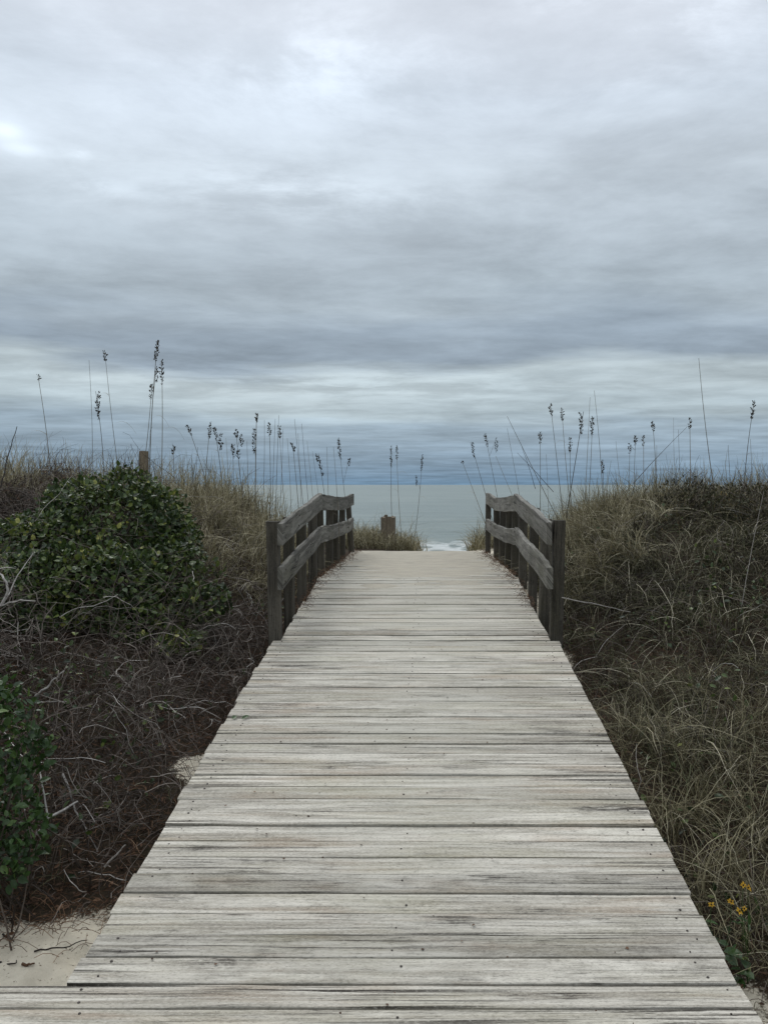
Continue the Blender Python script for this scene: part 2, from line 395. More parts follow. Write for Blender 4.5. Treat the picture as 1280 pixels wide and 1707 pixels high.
# ---------------------------------------------------------------- boardwalk
walk = empty('boardwalk', (0, 2.85, 0), 'long bleached grey plank boardwalk climbing over the dune towards the sea', 'boardwalk')
PITCH = .1305
def planks(x0, x1, ys, zf, part, n_x=26, nails=(), wv=.006, seed0=0, skew=.004):
    g = G(); off = 0.0
    for i, y in enumerate(ys):
        if i % 5 == 0: off = rng.uniform(-.008, .008)
        xa = x0+off+rng.uniform(-wv, wv); xb = x1+off*.6+rng.uniform(-wv, wv)
        xs = np.linspace(xa, xb, n_x)
        dz = rng.uniform(-.005, .005)
        slope = float((zf(y+.05)-zf(y-.05))/.1)
        tw = rng.uniform(-.022, .022)
        up = unit(np.array([0, -slope+tw, 1.])); sd = unit(np.array([0, 1., slope-tw]))
        sk = skew+rng.uniform(-.0022, .0022)
        cup = rng.uniform(-.004, .004)*((xs/1.15)**2)
        P = np.stack([xs, y-sk*(xs-x0*.5-x1*.5), np.full(n_x, float(zf(y))-.019+dz)+cup], -1)
        w = PITCH-rng.choice([.006, .009, .011, .007, .014])
        beam(g, P, sd, up, w, .038, .0022, seed=seed0+i*1.37, jit=.003)
        for nx in nails:
            for q in ((-.3, .3) if abs(nx) > .8 else (rng.uniform(-.25, .25),)):
                if rng.random() < .22: continue
                x = nx+rng.uniform(-.03, .03)
                zt = float(zf(y))+dz+np.interp(x, xs, cup)
                c = np.array([x, y+q*w, zt+slope*q*w+.0005]); c[1] -= sk*(x-x0*.5-x1*.5)
                disc(g, c, rng.uniform(.0028, .0056), up, 1, n=6)
    return g.build(part, [M_DECK, M_NAIL], walk)
flat = lambda y: np.zeros_like(np.asarray(y, float))
ys = 2.85-PITCH/2-np.arange(0, 26)*PITCH
planks(-5.6, 1.15, ys, flat, 'platform', 60, nails=(-4.2, -3, -1.8, -1.07, 0, 1.07), seed0=300, skew=.003)
ys = 2.85+PITCH/2+np.arange(0, 30)*PITCH*.9775
planks(-1.15, 1.15, ys, deck_z, 'ramp', wv=.007, nails=(-1.06, -.02, 1.06), seed0=10)
ys = 2.85+PITCH*.5+29.5*PITCH*.9775+PITCH*.69+np.arange(0, 60)*PITCH
ys = ys[ys < 13.75]
planks(-1.088, 1.088, ys, deck_z, 'landing', nails=(-1.0, 0, 1.0), seed0=120)
g = G()
for x in (-1.03, -.35, .35, 1.03):
    yy = np.linspace(2.9, 8.6, 20)
    beam(g, np.stack([np.full(20, x), yy, deck_z(yy)-.041-.09], -1), (1, 0, 0), (0, 0, 1), .045, .18, seed=x*7+400)
g.build('stringer', M_POST, walk)
for x, y in ((-1.12, 3.55), (1.08, 3.7), (-1.1, 5.6), (1.08, 5.6)):
    g = G(); z1 = float(deck_z(y))-.045
    beam(g, [[x, y, z1-.9], [x, y, z1-.4], [x, y, z1]], (1, 0, 0), (0, 1, 0), .1, .12, .008, seed=x+y)
    g.build('support_post', M_STUMP, walk)

# drifted sand on the landing: a thin sheet that dips under the boards at its ragged edges
xs = np.arange(-1.085, 1.086, .035); yy = np.arange(6.9, 13.79, .05)
X, Y, Q = grid(xs, yy)
th = -.024+np.interp(Y, [6.9, 8, 9, 10.5, 13, 14.6], [-.006, .011, .026, .034, .042, .036])
th = th+(fbm(X*2.2, Y*6, 5)-.5)*.036-.016*smooth((np.abs(X)-.45)/.6)*np.interp(Y, [7, 9, 12, 14.6], [1, 1, .5, .1])
th = th+.03*smooth((np.abs(X)-1.0)/.1)*np.interp(Y, [8.3, 9.5], [0, 1])*fbm(X*3, Y*3, 2)
g = G(); g.add(np.stack([X, Y, deck_z(Y)+th], -1), Q)
k = M('drift_sand'); pos = k.new('ShaderNodeNewGeometry').outputs['Position']
n1 = k.noise(pos, 300, 2, .7); n2 = k.noise(k.vmul(pos, (3, 9, 3)), 1, 5, .6); n3 = k.noise(pos, 42, 4, .7)
c = k.mix(n1, (.26, .235, .185), (.52, .475, .39)); c = k.mix(k.math('MULTIPLY', k.rng(n2, .42, .66), .6), c, (.27, .255, .215))
c = k.mix(k.math('MULTIPLY', k.rng(n3, .66, .74), .7), c, (.15, .12, .09))
k.bump(k.math('ADD', n1, k.math('MULTIPLY', n3, 1.2)), .5, .008)
tag(g.build('sand_drift', k.fin(c, .95, .1), smooth_=True), kind='structure')

# ---------------------------------------------------------------- railings
POSTY = [6.76, 7.48, 8.22, 9.02, 9.8, 10.6, 11.45, 12.3, 13.2]
def railing(sgn, label):
    root = empty('railing', (sgn*1.14, 6.76, .47), label, 'railing', 'railings along the upper boardwalk')
    top_in = lambda y: np.interp(y, [6.6, 9.02, 10.2, 11.5, 13, 14.6], [1.405, 1.625, 1.59, 1.555, 1.575, 1.60] if sgn < 0 else [1.415, 1.62, 1.575, 1.545, 1.60, 1.635])
    low_in = lambda y: np.interp(y, [6.6, 9.02, 10.2, 11.5, 13, 14.6], [1.05, 1.265, 1.235, 1.21, 1.20, 1.215] if sgn < 0 else [1.06, 1.25, 1.20, 1.175, 1.19, 1.215])
    for i, y in enumerate(POSTY):
        g = G(); w = .10 if i == 0 else .088
        z0 = float(deck_z(y))-.6; z1 = float(top_in(y))-rng.uniform(.05, .085) if i else float(top_in(y))+.0
        lean = (sgn*.13 if i == len(POSTY)-1 and sgn < 0 else sgn*rng.uniform(-.006, .03))
        x = sgn*1.143
        if i == len(POSTY)-1: x = sgn*1.085; lean = sgn*(.07 if sgn < 0 else .01); y = 13.25
        t = np.linspace(0, 1, 9)[:, None]
        P = np.array([x-lean*.55, y, z0])*(1-t)+np.array([x+lean, y+rng.uniform(-.02, .02), z1])*t
        beam(g, P, (1, 0, 0), (0, 1, 0), w, w, .008, seed=i*2.3+sgn*50+600, jit=.004)
        g.build('post', M_POST, root)
    cuts = [(6.62, 9.05), (9.062, 13.204)]
    for fz in (top_in, low_in):
        for ci, (a, b) in enumerate(cuts):
            g = G(); y = np.linspace(a, b, 26)
            z = (fz(y) if ci else fz(a)+(fz(b)-fz(a))*(y-a)/(b-a))-.088+(fbm(y*.9, np.full(26, sgn*3.+ci))-.5)*.012-(.012 if ci else 0)
            x = sgn*(1.143-.049-.021)+sgn*(fbm(y*.7, np.full(26, 8.+ci))-.5)*.02
            z = z+(fbm(y*5, np.full(26, sgn*5.+ci), 3)-.5)*.012
            beam(g, np.stack([np.full(26, 1)*x, y, z], -1), (1, 0, 0), (0, 0, 1), .042, .176, .004, seed=sgn*20+ci*3.1+(700 if fz is top_in else 750), jit=.010)
            for py in POSTY:
                if a < py < b:
                    for q in (-.045, .045):
                        c = np.array([float(np.interp(py, y, x))-sgn*.0205, py+q*.4, float(np.interp(py, y, z))+q])
                        disc2(g, c, .008, -sgn)
            g.build('rail', [M_RAIL, M_NAIL], root)
    return root
def disc2(g, c, r, sx):
    a = np.arange(6)*math.pi/3
    ring = c+r*np.stack([np.zeros(6), np.cos(a), np.sin(a)], -1)
    V = np.concatenate([ring-[sx*.003, 0, 0], ring+[sx*.003, 0, 0], [c+[sx*.004, 0, 0]]])
    i = np.arange(6); j = (i+1) % 6
    g.add(V, np.stack([i, j, 6+j, 6+i], -1), np.stack([6+i, 6+j, np.full(6, 12)], -1), mat=1, grain=np.zeros((len(V), 3)))
railing(-1, 'weathered two-rail wooden railing on the left side of the boardwalk, next to the green shrub')
railing(1, 'weathered two-rail wooden railing on the right side of the boardwalk, below the dark dune grass')

# ---------------------------------------------------------------- posts in the dunes
def round_post(name, x, y, z0, z1, r, label, mat, rough_top=.0, n=12):
    root = empty(name, (x, y, z0), label, 'post')
    g = G(); a = np.arange(n)*2*math.pi/n; K = 8
    zs = np.linspace(z0-.3, z1, K); rr = r*(1+.04*np.sin(a*3))
    V = []; gr = []
    for i, z in enumerate(zs):
        top = (rough_top*rng.uniform(-1, .4, n) if i == K-1 else 0)
        V.append(np.stack([x+rr*np.cos(a), y+rr*np.sin(a), np.full(n, z)+top], -1))
        gr.append(np.stack([np.full(n, z), a*r, np.full(n, x)], -1))
    V.append([[x, y, z1-rough_top*.6]]); gr.append([[z1, 0, x]])
    V = np.concatenate(V); gr = np.concatenate(gr)
    b = (np.arange(K-1)*n)[:, None]; s = np.arange(n)[None]; s2 = (s+1) % n
    Q = np.stack([b+s, b+s2, b+n+s2, b+n+s], -1).reshape(-1, 4)
    e = (K-1)*n; T = np.stack([e+np.arange(n), e+(np.arange(n)+1) % n, np.full(n, K*n)], -1)
    g.add(V, Q, T, grain=gr)
    g.build('shaft', mat, root)
    return root
p = at(240, 752, 9.8); round_post('wooden_post', p[0], p[1], float(ground_z(p[0], p[1])), p[2], .056, 'slim round wooden post standing behind the large green shrub', M_STUMP, .006)
p = at(647, 861, 16.2)
pr = round_post('wooden_post', p[0], p[1], float(ground_z(p[0], p[1])), p[2], .145, 'thick broken brown piling in dry grass at the end of the boardwalk', M_STUMP, .03, 14)
g = G(); q = at(643, 861, 16.2)
beam(g, [q-[0, 0, .10], q-[0, 0, .02], q+[.008, 0, .035]], (1, 0, 0), (0, 1, 0), .07, .07, .016, seed=5, jit=.01); g.build('splinter', M_STUMP, pr)

# ---------------------------------------------------------------- grass and twig cover
def scatter(n, x0, x1, y0, y1, dens=None, marg=2.0):
    x = rng.uniform(x0, x1, n*2); y = rng.uniform(y0, y1, n*2)
    lo = CAMX-CX*y/F_PX-marg; hi = CAMX+(1280-CX)*y/F_PX+marg
    ok = (x > lo) & (x < hi)
    if dens is not None: ok &= rng.random(n*2) < dens(x, y)
    x, y = x[ok], y[ok]
    return x, y

def grass_paths(x, y, h, arc, K=6, z=None, dirbias=None):
    n = len(x); az = rng.uniform(0, 2*math.pi, n)
    d = np.stack([np.cos(az), np.sin(az), np.zeros(n)], -1)
    if dirbias is not None: d = unit(d+dirbias)
    t = np.linspace(0, 1, K)[None]
    lean = rng.uniform(.05, .35, n)[:, None]
    hor = h[:, None]*(lean*t+arc[:, None]*t**2.2)
    ver = h[:, None]*(t-arc[:, None]*.75*t**2.6)
    z = ground_z(x, y) if z is None else z
    P = np.stack([x, y, z-.02], -1)[:, None]+d[:, None]*hor[..., None]
    P[..., 2] += ver
    w2 = np.cumsum(rng.normal(0, .018, (n, K, 2)), axis=1)*h[:, None, None]
    P[..., :2] += w2
    side = np.stack([-d[:, 1], d[:, 0], np.zeros(n)], -1)
    side = unit(side+rng.normal(0, .35, (n, 3)))
    return P, side

def grass(g, x, y, h, arc, w, tint, K=6, **kw):
    P, side = grass_paths(x, y, h, arc, K, **kw)
    prof = np.interp(np.linspace(0, 1, K), [0, .3, .8, 1], [.75, 1, .6, .12])[None]
    ribbons(g, P, w[:, None]*prof, side, tint)

def twigs(g, x, y, L, rise, r, tint, K=8, z=None, wob=.55, lift=0.0):
    n = len(x); z = ground_z(x, y) if z is None else z
    az = rng.uniform(0, 2*math.pi, n); el = rng.uniform(-.1, 1.0, n)*rise
    d = np.stack([np.cos(az)*np.cos(el), np.sin(az)*np.cos(el), np.sin(el)], -1)
    P = np.zeros((n, K, 3)); P[:, 0] = np.stack([x, y, z+lift*rng.random(n)], -1)
    step = (L/(K-1))[:, None]
    turn = rng.normal(0, 1, (n, 3))*.35
    for i in range(1, K):
        d = unit(d+turn*.5+rng.normal(0, wob*.45, (n, 3))+np.array([0, 0, -.10*(i/K)*2]))
        P[:, i] = P[:, i-1]+d*step
    gz = ground_z(P[..., 0], P[..., 1])
    P[..., 2] = np.maximum(P[..., 2], gz+.005)
    # keep clear of the walkway
    inside = (np.abs(P[..., 0]) < 1.20) & (P[..., 1] < 14.6)
    P[..., 0] = np.where(inside, np.sign(P[:, :1, 0])*(1.20+.05*rng.random((n, K))), P[..., 0])
    R = r[:, None]*np.linspace(1, .5, K)[None]
    tubes(g, P, R, tint)

U = rng.uniform
def clumps(cx, cy, nb, spread):
    n = len(cx); k_ = rng.integers(int(nb*.5), int(nb*1.4), n)
    i = np.repeat(np.arange(n), k_); m = len(i)
    return cx[i]+rng.normal(0, spread, m), cy[i]+rng.normal(0, spread, m), i, m
clump = lambda x, y, s=2.2, o=0: fbm(x*s+o, y*s+o*.7, 3)
# left: tangle of dead twigs
g = G()
x, y = scatter(9000, -6, -1.22, 3.7, 9.0, lambda x, y: veg(x, y)*(.3+.7*smooth((clump(x, y)-.35)/.3))*np.where((y > 7.4) & (x > -2.7), .25, 1)*np.where((y > 6.0) & (y < 8.3) & (x < -2.0), .30, 1))
n = len(x); lim = np.clip((-x-1.2)*.9+.14, .14, .6)*np.interp(y, [4, 5, 7], [.5, .9, 1])
pale = lambda n, p, q=.45: np.where(rng.random(n) < p, q, 0)
twigs(g, x, y, U(.2, .75, n)*np.interp(y, [4, 5.5], [.55, 1]), .75, U(.0012, .0032, n), np.clip(rng.beta(1.6, 3.0, n)+(clump(x, y, 1.2, 9)-.5)*.5+pale(n, .07), 0, 1), K=10, lift=0, z=ground_z(x, y)+lim*rng.random(n)**1.3, wob=.55)
# right: fewer twigs among the grass
x, y = scatter(1900, 1.2, 6, 3.2, 10.5, lambda x, y: veg(x, y)*(.3+.7*smooth((clump(x, y, 1.8, 4)-.4)/.25)))
n = len(x)
twigs(g, x, y, U(.2, .6, n), .9, U(.0014, .0030, n), np.clip(rng.beta(1.6, 3, n)+pale(n, .1), 0, 1), K=8, z=ground_z(x, y)+U(0, .28, n)*np.clip((x-1.1), 0, 1))
tag(g.build('dead_twig_cover', M_TWIG), 'tangle of grey brown dead twigs and vines covering the dune slopes', 'dead twigs', kind='stuff')

g = G()
# ridge, left and right, and the mound past the end of the boardwalk: tan dry grass
x, y = scatter(10500, -7, -1.27, 7.5, 12.6, lambda x, y: (.15+.85*smooth((clump(x, y, 1.9, 2)-.38)/.16))*smooth((y-7.5-np.clip(-x-2.0, 0, 1)*1.3)/.6)*(1-.85*np.exp(-((x+2.75)/.45)**2-((y-10.6)/.8)**2)))
n = len(x); h = U(.16, .46, n)*np.clip(.55+(-x-1.2)*.6, .55, 1)*(.6+.8*clump(x, y, 1.4, 6))
grass(g, x, y, h, U(.1, 1.0, n), U(.0022, .0046, n), np.clip(rng.beta(2.0, 2.4, n)+(clump(x, y, .9, 3)-.5)*.8, 0, 1), K=7)
x, y = scatter(9500, 1.27, 7, 8.4, 12.8, lambda x, y: np.where((x > 2.35) & (y < 10.0), .22, 1)*(.15+.85*smooth((clump(x, y, 1.9, 12)-.38)/.16)))
n = len(x); h = U(.18, .55, n)*np.clip(.55+(x-1.2)*.6, .55, 1)*(.6+.8*clump(x, y, 1.4, 16))
grass(g, x, y, h, U(.1, 1.0, n), U(.0022, .0046, n), np.clip(rng.beta(2.0, 2.6, n)+(clump(x, y, .9, 13)-.5)*.8-np.clip(x-2.6, 0, 1)*.2, 0, 1), K=7)
cx, cy = scatter(120, -6, -1.35, 8.2, 12.2, lambda x, y: np.where((y < 9.3) & (x < -2.3), 0, 1.)); x, y, i, n = clumps(cx, cy, 60, .05)
grass(g, x, y, U(.22, .60, n)*np.clip(.45+(-x-1.2)*.8, .45, 1), U(.15, 1.1, n), U(.0022, .0044, n), np.clip(rng.beta(2.2, 2.2, n)+rng.normal(0, .16, len(cx))[i]+.08, 0, 1), K=8)
cx, cy = scatter(150, 1.38, 7, 8.0, 12.2, lambda x, y: np.where((x > 2.35) & (y < 10.0), .15, 1.)); x, y, i, n = clumps(cx, cy, 60, .05)
grass(g, x, y, U(.22, .62, n)*np.clip(.5+(x-1.2)*.8, .5, 1), U(.15, 1.1, n), U(.0022, .0044, n), np.clip(rng.beta(2.0, 2.4, n)+rng.normal(0, .16, len(cx))[i]+.02, 0, 1), K=8)
# sparse taller blades standing up against the sky
x, y = scatter(3000, -7, -1.45, 9.4, 12.2, lambda x, y: .3+.7*smooth((clump(x, y, 1.4, 62)-.4)/.2)); n = len(x)
grass(g, x, y, U(.3, .85, n), U(.0, .6, n)**1.3, U(.0020, .0040, n), np.clip(rng.beta(2.2, 2.0, n), 0, 1), K=8)
x, y = scatter(3000, 1.45, 7, 9.4, 12.2, lambda x, y: .3+.7*smooth((clump(x, y, 1.4, 72)-.4)/.2)); n = len(x)
grass(g, x, y, U(.3, .80, n), U(.0, .6, n)**1.3, U(.0020, .0040, n), np.clip(rng.beta(2.0, 2.2, n), 0, 1), K=8)
x, y = scatter(2600, -2.2, .15, 15.3, 18.5, veg)
n = len(x); grass(g, x, y, U(.15, .55, n), U(.1, .9, n), U(.003, .006, n), np.clip(rng.beta(2, 2.2, n)-.02, 0, 1), K=6)
n = 90; x = np.concatenate([U(-1.4, .12, 60), U(1.0, 1.9, 30)]); y = np.concatenate([U(15.4, 17.6, 60), U(14.8, 16.6, 30)])
grass(g, x, y, U(.55, 1.15, n), U(.1, .9, n), U(.0024, .0042, n), np.clip(rng.beta(2, 2, n), 0, 1), K=10)
x, y = scatter(900, .95, 2.4, 14.7, 17, None)
n = len(x); grass(g, x, y, U(.2, .7, n), U(.1, .9, n), U(.003, .006, n), rng.beta(2, 2.4, n), K=6)
# near right edge of the boardwalk
x, y = scatter(2600, 1.17, 3.0, 3.0, 6.2, lambda x, y: veg(x, y)*smooth((clump(x, y, 2.4, 21)-.42)/.12))
n = len(x); grass(g, x, y, U(.15, .5, n)*np.clip(.4+(x-1.15)*2, .4, 1), U(.2, 1.0, n), U(.0010, .0024, n), np.clip(rng.beta(1.5, 2.9, n)-.05, 0, 1), K=8)
n = 150; x = U(1.17, 1.34, n); y = np.concatenate([U(4.0, 5.0, 90), U(3.2, 6.4, 60)])
grass(g, x, y, U(.22, .50, n), U(.5, 1.1, n), U(.0009, .0018, n), np.clip(rng.beta(1.6, 2.6, n), 0, 1), K=9, z=np.maximum(ground_z(x, y), deck_z(y)-.25), dirbias=np.array([-.9, 0, 0]))
tag(g.build('dry_dune_grass', M_GRASS_TAN), 'tan dry grass growing along the dune crest and boardwalk edges', 'dry grass', kind='stuff')

g = G()
x, y = scatter(13500, 1.17, 6, 3.0, 10.2, lambda x, y: veg(x, y)*(.12+.88*smooth((clump(x, y, 2.6, 31)-.40)/.14))*np.where((x > 2.5) & (y > 8.3), .35, 1))
n = len(x); h = U(.14, .48, n)*np.clip(.35+(x-1.15)*1.2, .35, 1.05)*(.55+.9*clump(x, y, 1.5, 8))
grass(g, x, y, h, U(.25, 1.25, n), U(.0013, .0036, n)*np.interp(y, [3.5, 6, 9], [.75, 1, 1.25]), np.clip(rng.beta(1.5, 3.2, n)+(clump(x, y, 1.3, 41)-.5)*.55+pale(n, .15, .5)+.03, 0, 1), K=8)
cx, cy = scatter(170, 1.35, 6, 3.3, 9.0, lambda x, y: smooth((clump(x, y, 1.1, 33)-.35)/.2)); x, y, i, n = clumps(cx, cy, 45, .04)
grass(g, x, y, U(.2, .58, n)*np.clip(.4+(x-1.15)*1.0, .4, 1.05), U(.3, 1.3, n), U(.0013, .0034, n)*np.interp(y, [3.5, 6, 9], [.75, 1, 1.25]), np.clip(rng.beta(1.5, 2.6, n)+rng.normal(-.03, .18, len(cx))[i], 0, 1), K=9)
x, y = scatter(4200, -6, -1.22, 3.9, 9.2, lambda x, y: veg(x, y)*smooth((clump(x, y, 2, 51)-.42)/.15))
n = len(x); h = U(.08, .3, n)*np.clip(.35+(-x-1.15)*1.2, .35, 1.1)
grass(g, x, y, h, U(.25, 1.15, n), U(.0013, .0028, n), np.clip(rng.beta(1.5, 3.4, n)+pale(n, .06, .4), 0, 1), K=7)
tag(g.build('dark_dune_grass', M_GRASS_DARK), 'dark brown and olive matted grass on the dune sides', 'dark grass', kind='stuff')

for px, py, D in ((1110, 1400, 4.4), (1160, 1360, 4.5), (1215, 1400, 4.2), (1255, 1350, 4.4), (1180, 1440, 4.0), (1265, 1450, 3.9), (1120, 1300, 5.0), (1190, 1290, 5.1), (1250, 1270, 5.2), (1060, 1290, 5.2), (1230, 1320, 4.8)):
    p = at(px, py, D); c0 = np.array([p[0], D]); n = 70
    x = c0[0]+rng.normal(0, .05, n); y = c0[1]+rng.normal(0, .05, n)
    root = empty('grass_tussock', (c0[0], c0[1], float(ground_z(c0[0], c0[1]))), 'straw coloured grass tussock growing by the lower right edge of the ramp', 'grass tussock', 'straw grass tussocks beside the ramp')
    g = G(); grass(g, x, y, U(.25, .56, n), U(.1, 1.1, n), U(.0012, .0026, n), np.clip(rng.beta(2, 2.2, n), 0, 1), K=9); g.build('blades', M_GRASS_TAN, root)

# leaf litter: small reddish-brown flakes and needles on the ground and along the railings
g = G()
x, y = scatter(9000, -4.5, -1.16, 3.6, 9.5, lambda x, y: np.clip(veg(x, y)+.02, 0, 1)); n1_ = len(x)
x2, y2 = scatter(6000, 1.16, 4.5, 2.4, 9.5, lambda x, y: np.clip(veg(x, y)+.12, 0, 1))
x = np.concatenate([x, x2]); y = np.concatenate([y, y2]); n = len(x)
P = np.stack([x, y, ground_z(x, y)+U(.004, .05, n)], -1)
nm = unit(np.array([0, 0, 1.])+rng.normal(0, .55, (n, 3)))
leaves(g, P, rng.normal(size=(n, 3))*[1, 1, .3], nm, U(.015, .05, n), rng.beta(1.8, 3, n), U(.5, 1.2))
x, y = scatter(7000, -4.5, -1.16, 3.55, 8.5, lambda x, y: np.clip(veg(x, y+.22)+.05, 0, 1)*(.4+.6*smooth((clump(x, y, 1.5, 99)-.4)/.2))); n1_ = len(x)
x2, y2 = scatter(3500, 1.16, 4.0, 2.3, 8, lambda x, y: np.clip(veg(x, y)+.15, 0, 1))
x = np.concatenate([x, x2]); y = np.concatenate([y, y2]); n = len(x); az = U(0, 6.28, n); L = U(.05, .16, n)
d = np.stack([np.cos(az), np.sin(az), U(-.05, .35, n)], -1); t = np.linspace(0, 1, 4)[None, :, None]
P = np.stack([x, y, ground_z(x, y)+U(.005, .05, n)], -1)[:, None]+d[:, None]*L[:, None, None]*t
P[..., 2] += .02*np.sin(t[..., 0]*3)
ins = (np.abs(P[..., 0]) < 1.17); P[..., 0] = np.where(ins, np.sign(P[:, :1, 0])*1.18, P[..., 0])
tubes(g, P, np.full((n, 4), .0014), np.clip(rng.beta(2.5, 2, n)*np.where(x < 0, np.interp(y, [4.7, 5.6], [1, .45]), .6), 0, 1))
n = 1500; x = rng.normal(-2.75, .32, n); y = rng.normal(10.5, .45, n); az = U(0, 6.28, n); L = U(.05, .15, n)
d = np.stack([np.cos(az), np.sin(az), U(-.05, .6, n)], -1); t = np.linspace(0, 1, 4)[None, :, None]
tubes(g, np.stack([x, y, ground_z(x, y)+U(.005, .08, n)], -1)[:, None]+d[:, None]*L[:, None, None]*t, np.full((n, 4), .0022), rng.beta(2.8, 2, n))
n = 260; y = np.concatenate([U(2.9, 9, 180), U(.6, 2.8, 80)]); x = U(-1.12, 1.12, n)*np.where(rng.random(n) < .5, 1, .6+.4*rng.random(n))
leaves(g, np.stack([x, y, deck_z(y)+.006], -1), rng.normal(size=(n, 3))*[1, 1, .05], unit(np.array([0, 0, 1.])+rng.normal(0, .2, (n, 3))), U(.006, .016, n), rng.beta(1.4, 3, n), U(.5, 1.3))
m = 900
sx = rng.choice([-1, 1], m); yy_ = rng.uniform(7.6, 13.6, m); xx_ = sx*(1.09-np.abs(rng.normal(0, .075, m))*np.interp(yy_, [7.6, 9], [.4, 1]))
az = U(0, 6.28, m); d = np.stack([np.cos(az), np.sin(az), U(-.02, .10, m)], -1); L = U(.03, .10, m)
t = np.linspace(0, 1, 4)[None, :, None]
P = np.stack([xx_, yy_, deck_z(yy_)+.012+U(0, .03, m)], -1)[:, None]+d[:, None]*L[:, None, None]*t
P[..., 2] += .02*np.sin(t[..., 0]*3)
P[..., 0] = np.clip(P[..., 0], -1.12, 1.12)
tubes(g, P, np.full((m, 4), .0016), U(.1, .9, m))
tag(g.build('leaf_litter', M_LITTER), 'reddish brown leaf litter and needles under the shrubs and railings', 'leaf litter', kind='stuff')

# ---------------------------------------------------------------- shrubs
def blob_points(n, blobs, shell=.35):
    """points in the outer shell of a union of ellipsoids, with outward normals"""
    out = []; nor = []
    w = np.array([b[1][0]*b[1][1]+b[1][0]*b[1][2] for b in blobs]); w = w/w.sum()
    for (c, r), ww in zip(blobs, w):
        m = int(n*ww*1.6); d = unit(rng.normal(size=(m, 3)))
        q = 1-shell*rng.random(m)**1.5
        bump = .62+.76*fbm(d[:, 0]*2.6+c[0]*3+9, d[:, 1]*2.6+d[:, 2]*2.1+c[1], 3)
        p = np.array(c)+d*np.array(r)*(q*bump)[:, None]
        out.append(p); nor.append(unit(d/np.array(r)))
    P = np.concatenate(out); N = np.concatenate(nor)
    keep = np.ones(len(P), bool)
    for c, r in blobs:
        keep &= (((P-np.array(c))/np.array(r))**2).sum(-1) > .36
    keep &= P[:, 2] > ground_z(P[:, 0], P[:, 1])
    P, N = P[keep], N[keep]
    i = rng.permutation(len(P))[:n]
    return P[i], N[i]

def shrub(name, base, blobs, n, size, mat, label, wide=1.15, ntwig=160, cat='shrub', spikes=0, twig_tint=(.1, .6), group=None, tshift=0., shell=.4):
    root = empty(name, base, label, cat, group)
    P, N = blob_points(n, blobs, shell); n = len(P)
    ax = unit(N*.55+rng.normal(0, .6, (n, 3))+[0, 0, .25]); nm = unit(N+rng.normal(0, .5, (n, 3))+[0, 0, .5])
    g = G()
    tn = np.clip(rng.beta(2, 3.2, n)+(fbm(P[:, 0]*3, P[:, 2]*3+P[:, 1]*2, 3)-.5)*.5+tshift, 0, 1)
    leaves(g, P, ax, nm, U(.6, 1.2, n)*size, tn, wide)
    g.build('foliage', mat, root)
    # branches from the base out to the shell
    g = G(); m = ntwig; idx = rng.integers(0, n, m); e = P[idx]; K = 7; t = np.linspace(0, 1, K)[None, :, None]
    b = np.array(base)+rng.normal(0, .12, (m, 3))*[1, 1, 0]; b[:, 2] = ground_z(b[:, 0], b[:, 1])
    mid = (b+e)/2+rng.normal(0, .12, (m, 3))+[0, 0, .08]
    Pt = (1-t)**2*b[:, None]+2*t*(1-t)*mid[:, None]+t**2*e[:, None]+rng.normal(0, .012, (m, K, 3))
    tubes(g, Pt, np.linspace(1, .35, K)[None]*U(.003, .007, m)[:, None], U(*twig_tint, m))
    if spikes:
        s = spikes; idx = np.argsort(-(P[:, 2]+rng.normal(0, .12, n)))[:s]; e = P[idx]; K = 6
        d = unit(np.stack([rng.normal(0, .45, s), rng.normal(0, .45, s), U(.5, 1.2, s)], -1)); L = U(.08, .3, s)
        t = np.linspace(-.3, 1, K)[None, :, None]
        Pt = e[:, None]+d[:, None]*L[:, None, None]*t+np.cumsum(rng.normal(0, .012, (s, K, 3)), axis=1)
        tubes(g, Pt, np.linspace(1, .5, K)[None]*U(.0016, .0028, s)[:, None], U(0, .7, s))
    g.build('branch', M_TWIG, root)
    return root

def gp(x, y, dz=0): return (x, y, float(ground_z(x, y))+dz)
B = lambda px, py, D, rx, ry, rz: (at(px, py, D), (rx, ry, rz))
shrub('green_shrub', gp(-2.9, 7.5), [B(190, 880, 7.6, .58, .6, .50), B(90, 930, 7.3, .62, .6, .42), B(250, 890, 7.8, .40, .5, .45), B(150, 975, 6.8, .66, .5, .34), B(60, 985, 6.7, .5, .5, .32), B(275, 965, 7.2, .40, .4, .36), B(0, 940, 7.6, .5, .5, .36), B(120, 835, 7.7, .26, .3, .2), B(215, 810, 7.9, .22, .3, .16), B(300, 900, 7.9, .2, .25, .2), B(40, 900, 7.4, .25, .3, .22), B(330, 1005, 6.9, .28, .3, .16), B(225, 1035, 6.6, .3, .3, .14), B(90, 1030, 6.5, .28, .3, .15), B(300, 1070, 6.4, .2, .2, .08)],
      21000, .054, M_LEAF, 'large dense dark green shrub on the dune left of the railing', ntwig=300, spikes=90, shell=.55, tshift=.10)
shrub('leafy_shrub', gp(-2.05, 3.85), [B(0, 1230, 3.85, .20, .2, .22), B(8, 1370, 3.75, .20, .2, .2), B(-60, 1300, 3.9, .3, .25, .45), B(52, 1255, 3.85, .10, .1, .10), B(45, 1390, 3.75, .11, .12, .13), B(10, 1440, 3.7, .12, .14, .10), B(5, 1165, 3.9, .09, .1, .10)],
      1700, .046, M_LEAF2, 'small bright green leafy shrub at the lower left edge above the sand', ntwig=60, shell=.7)
grp = 'dark leafy shrubs on the right dune'
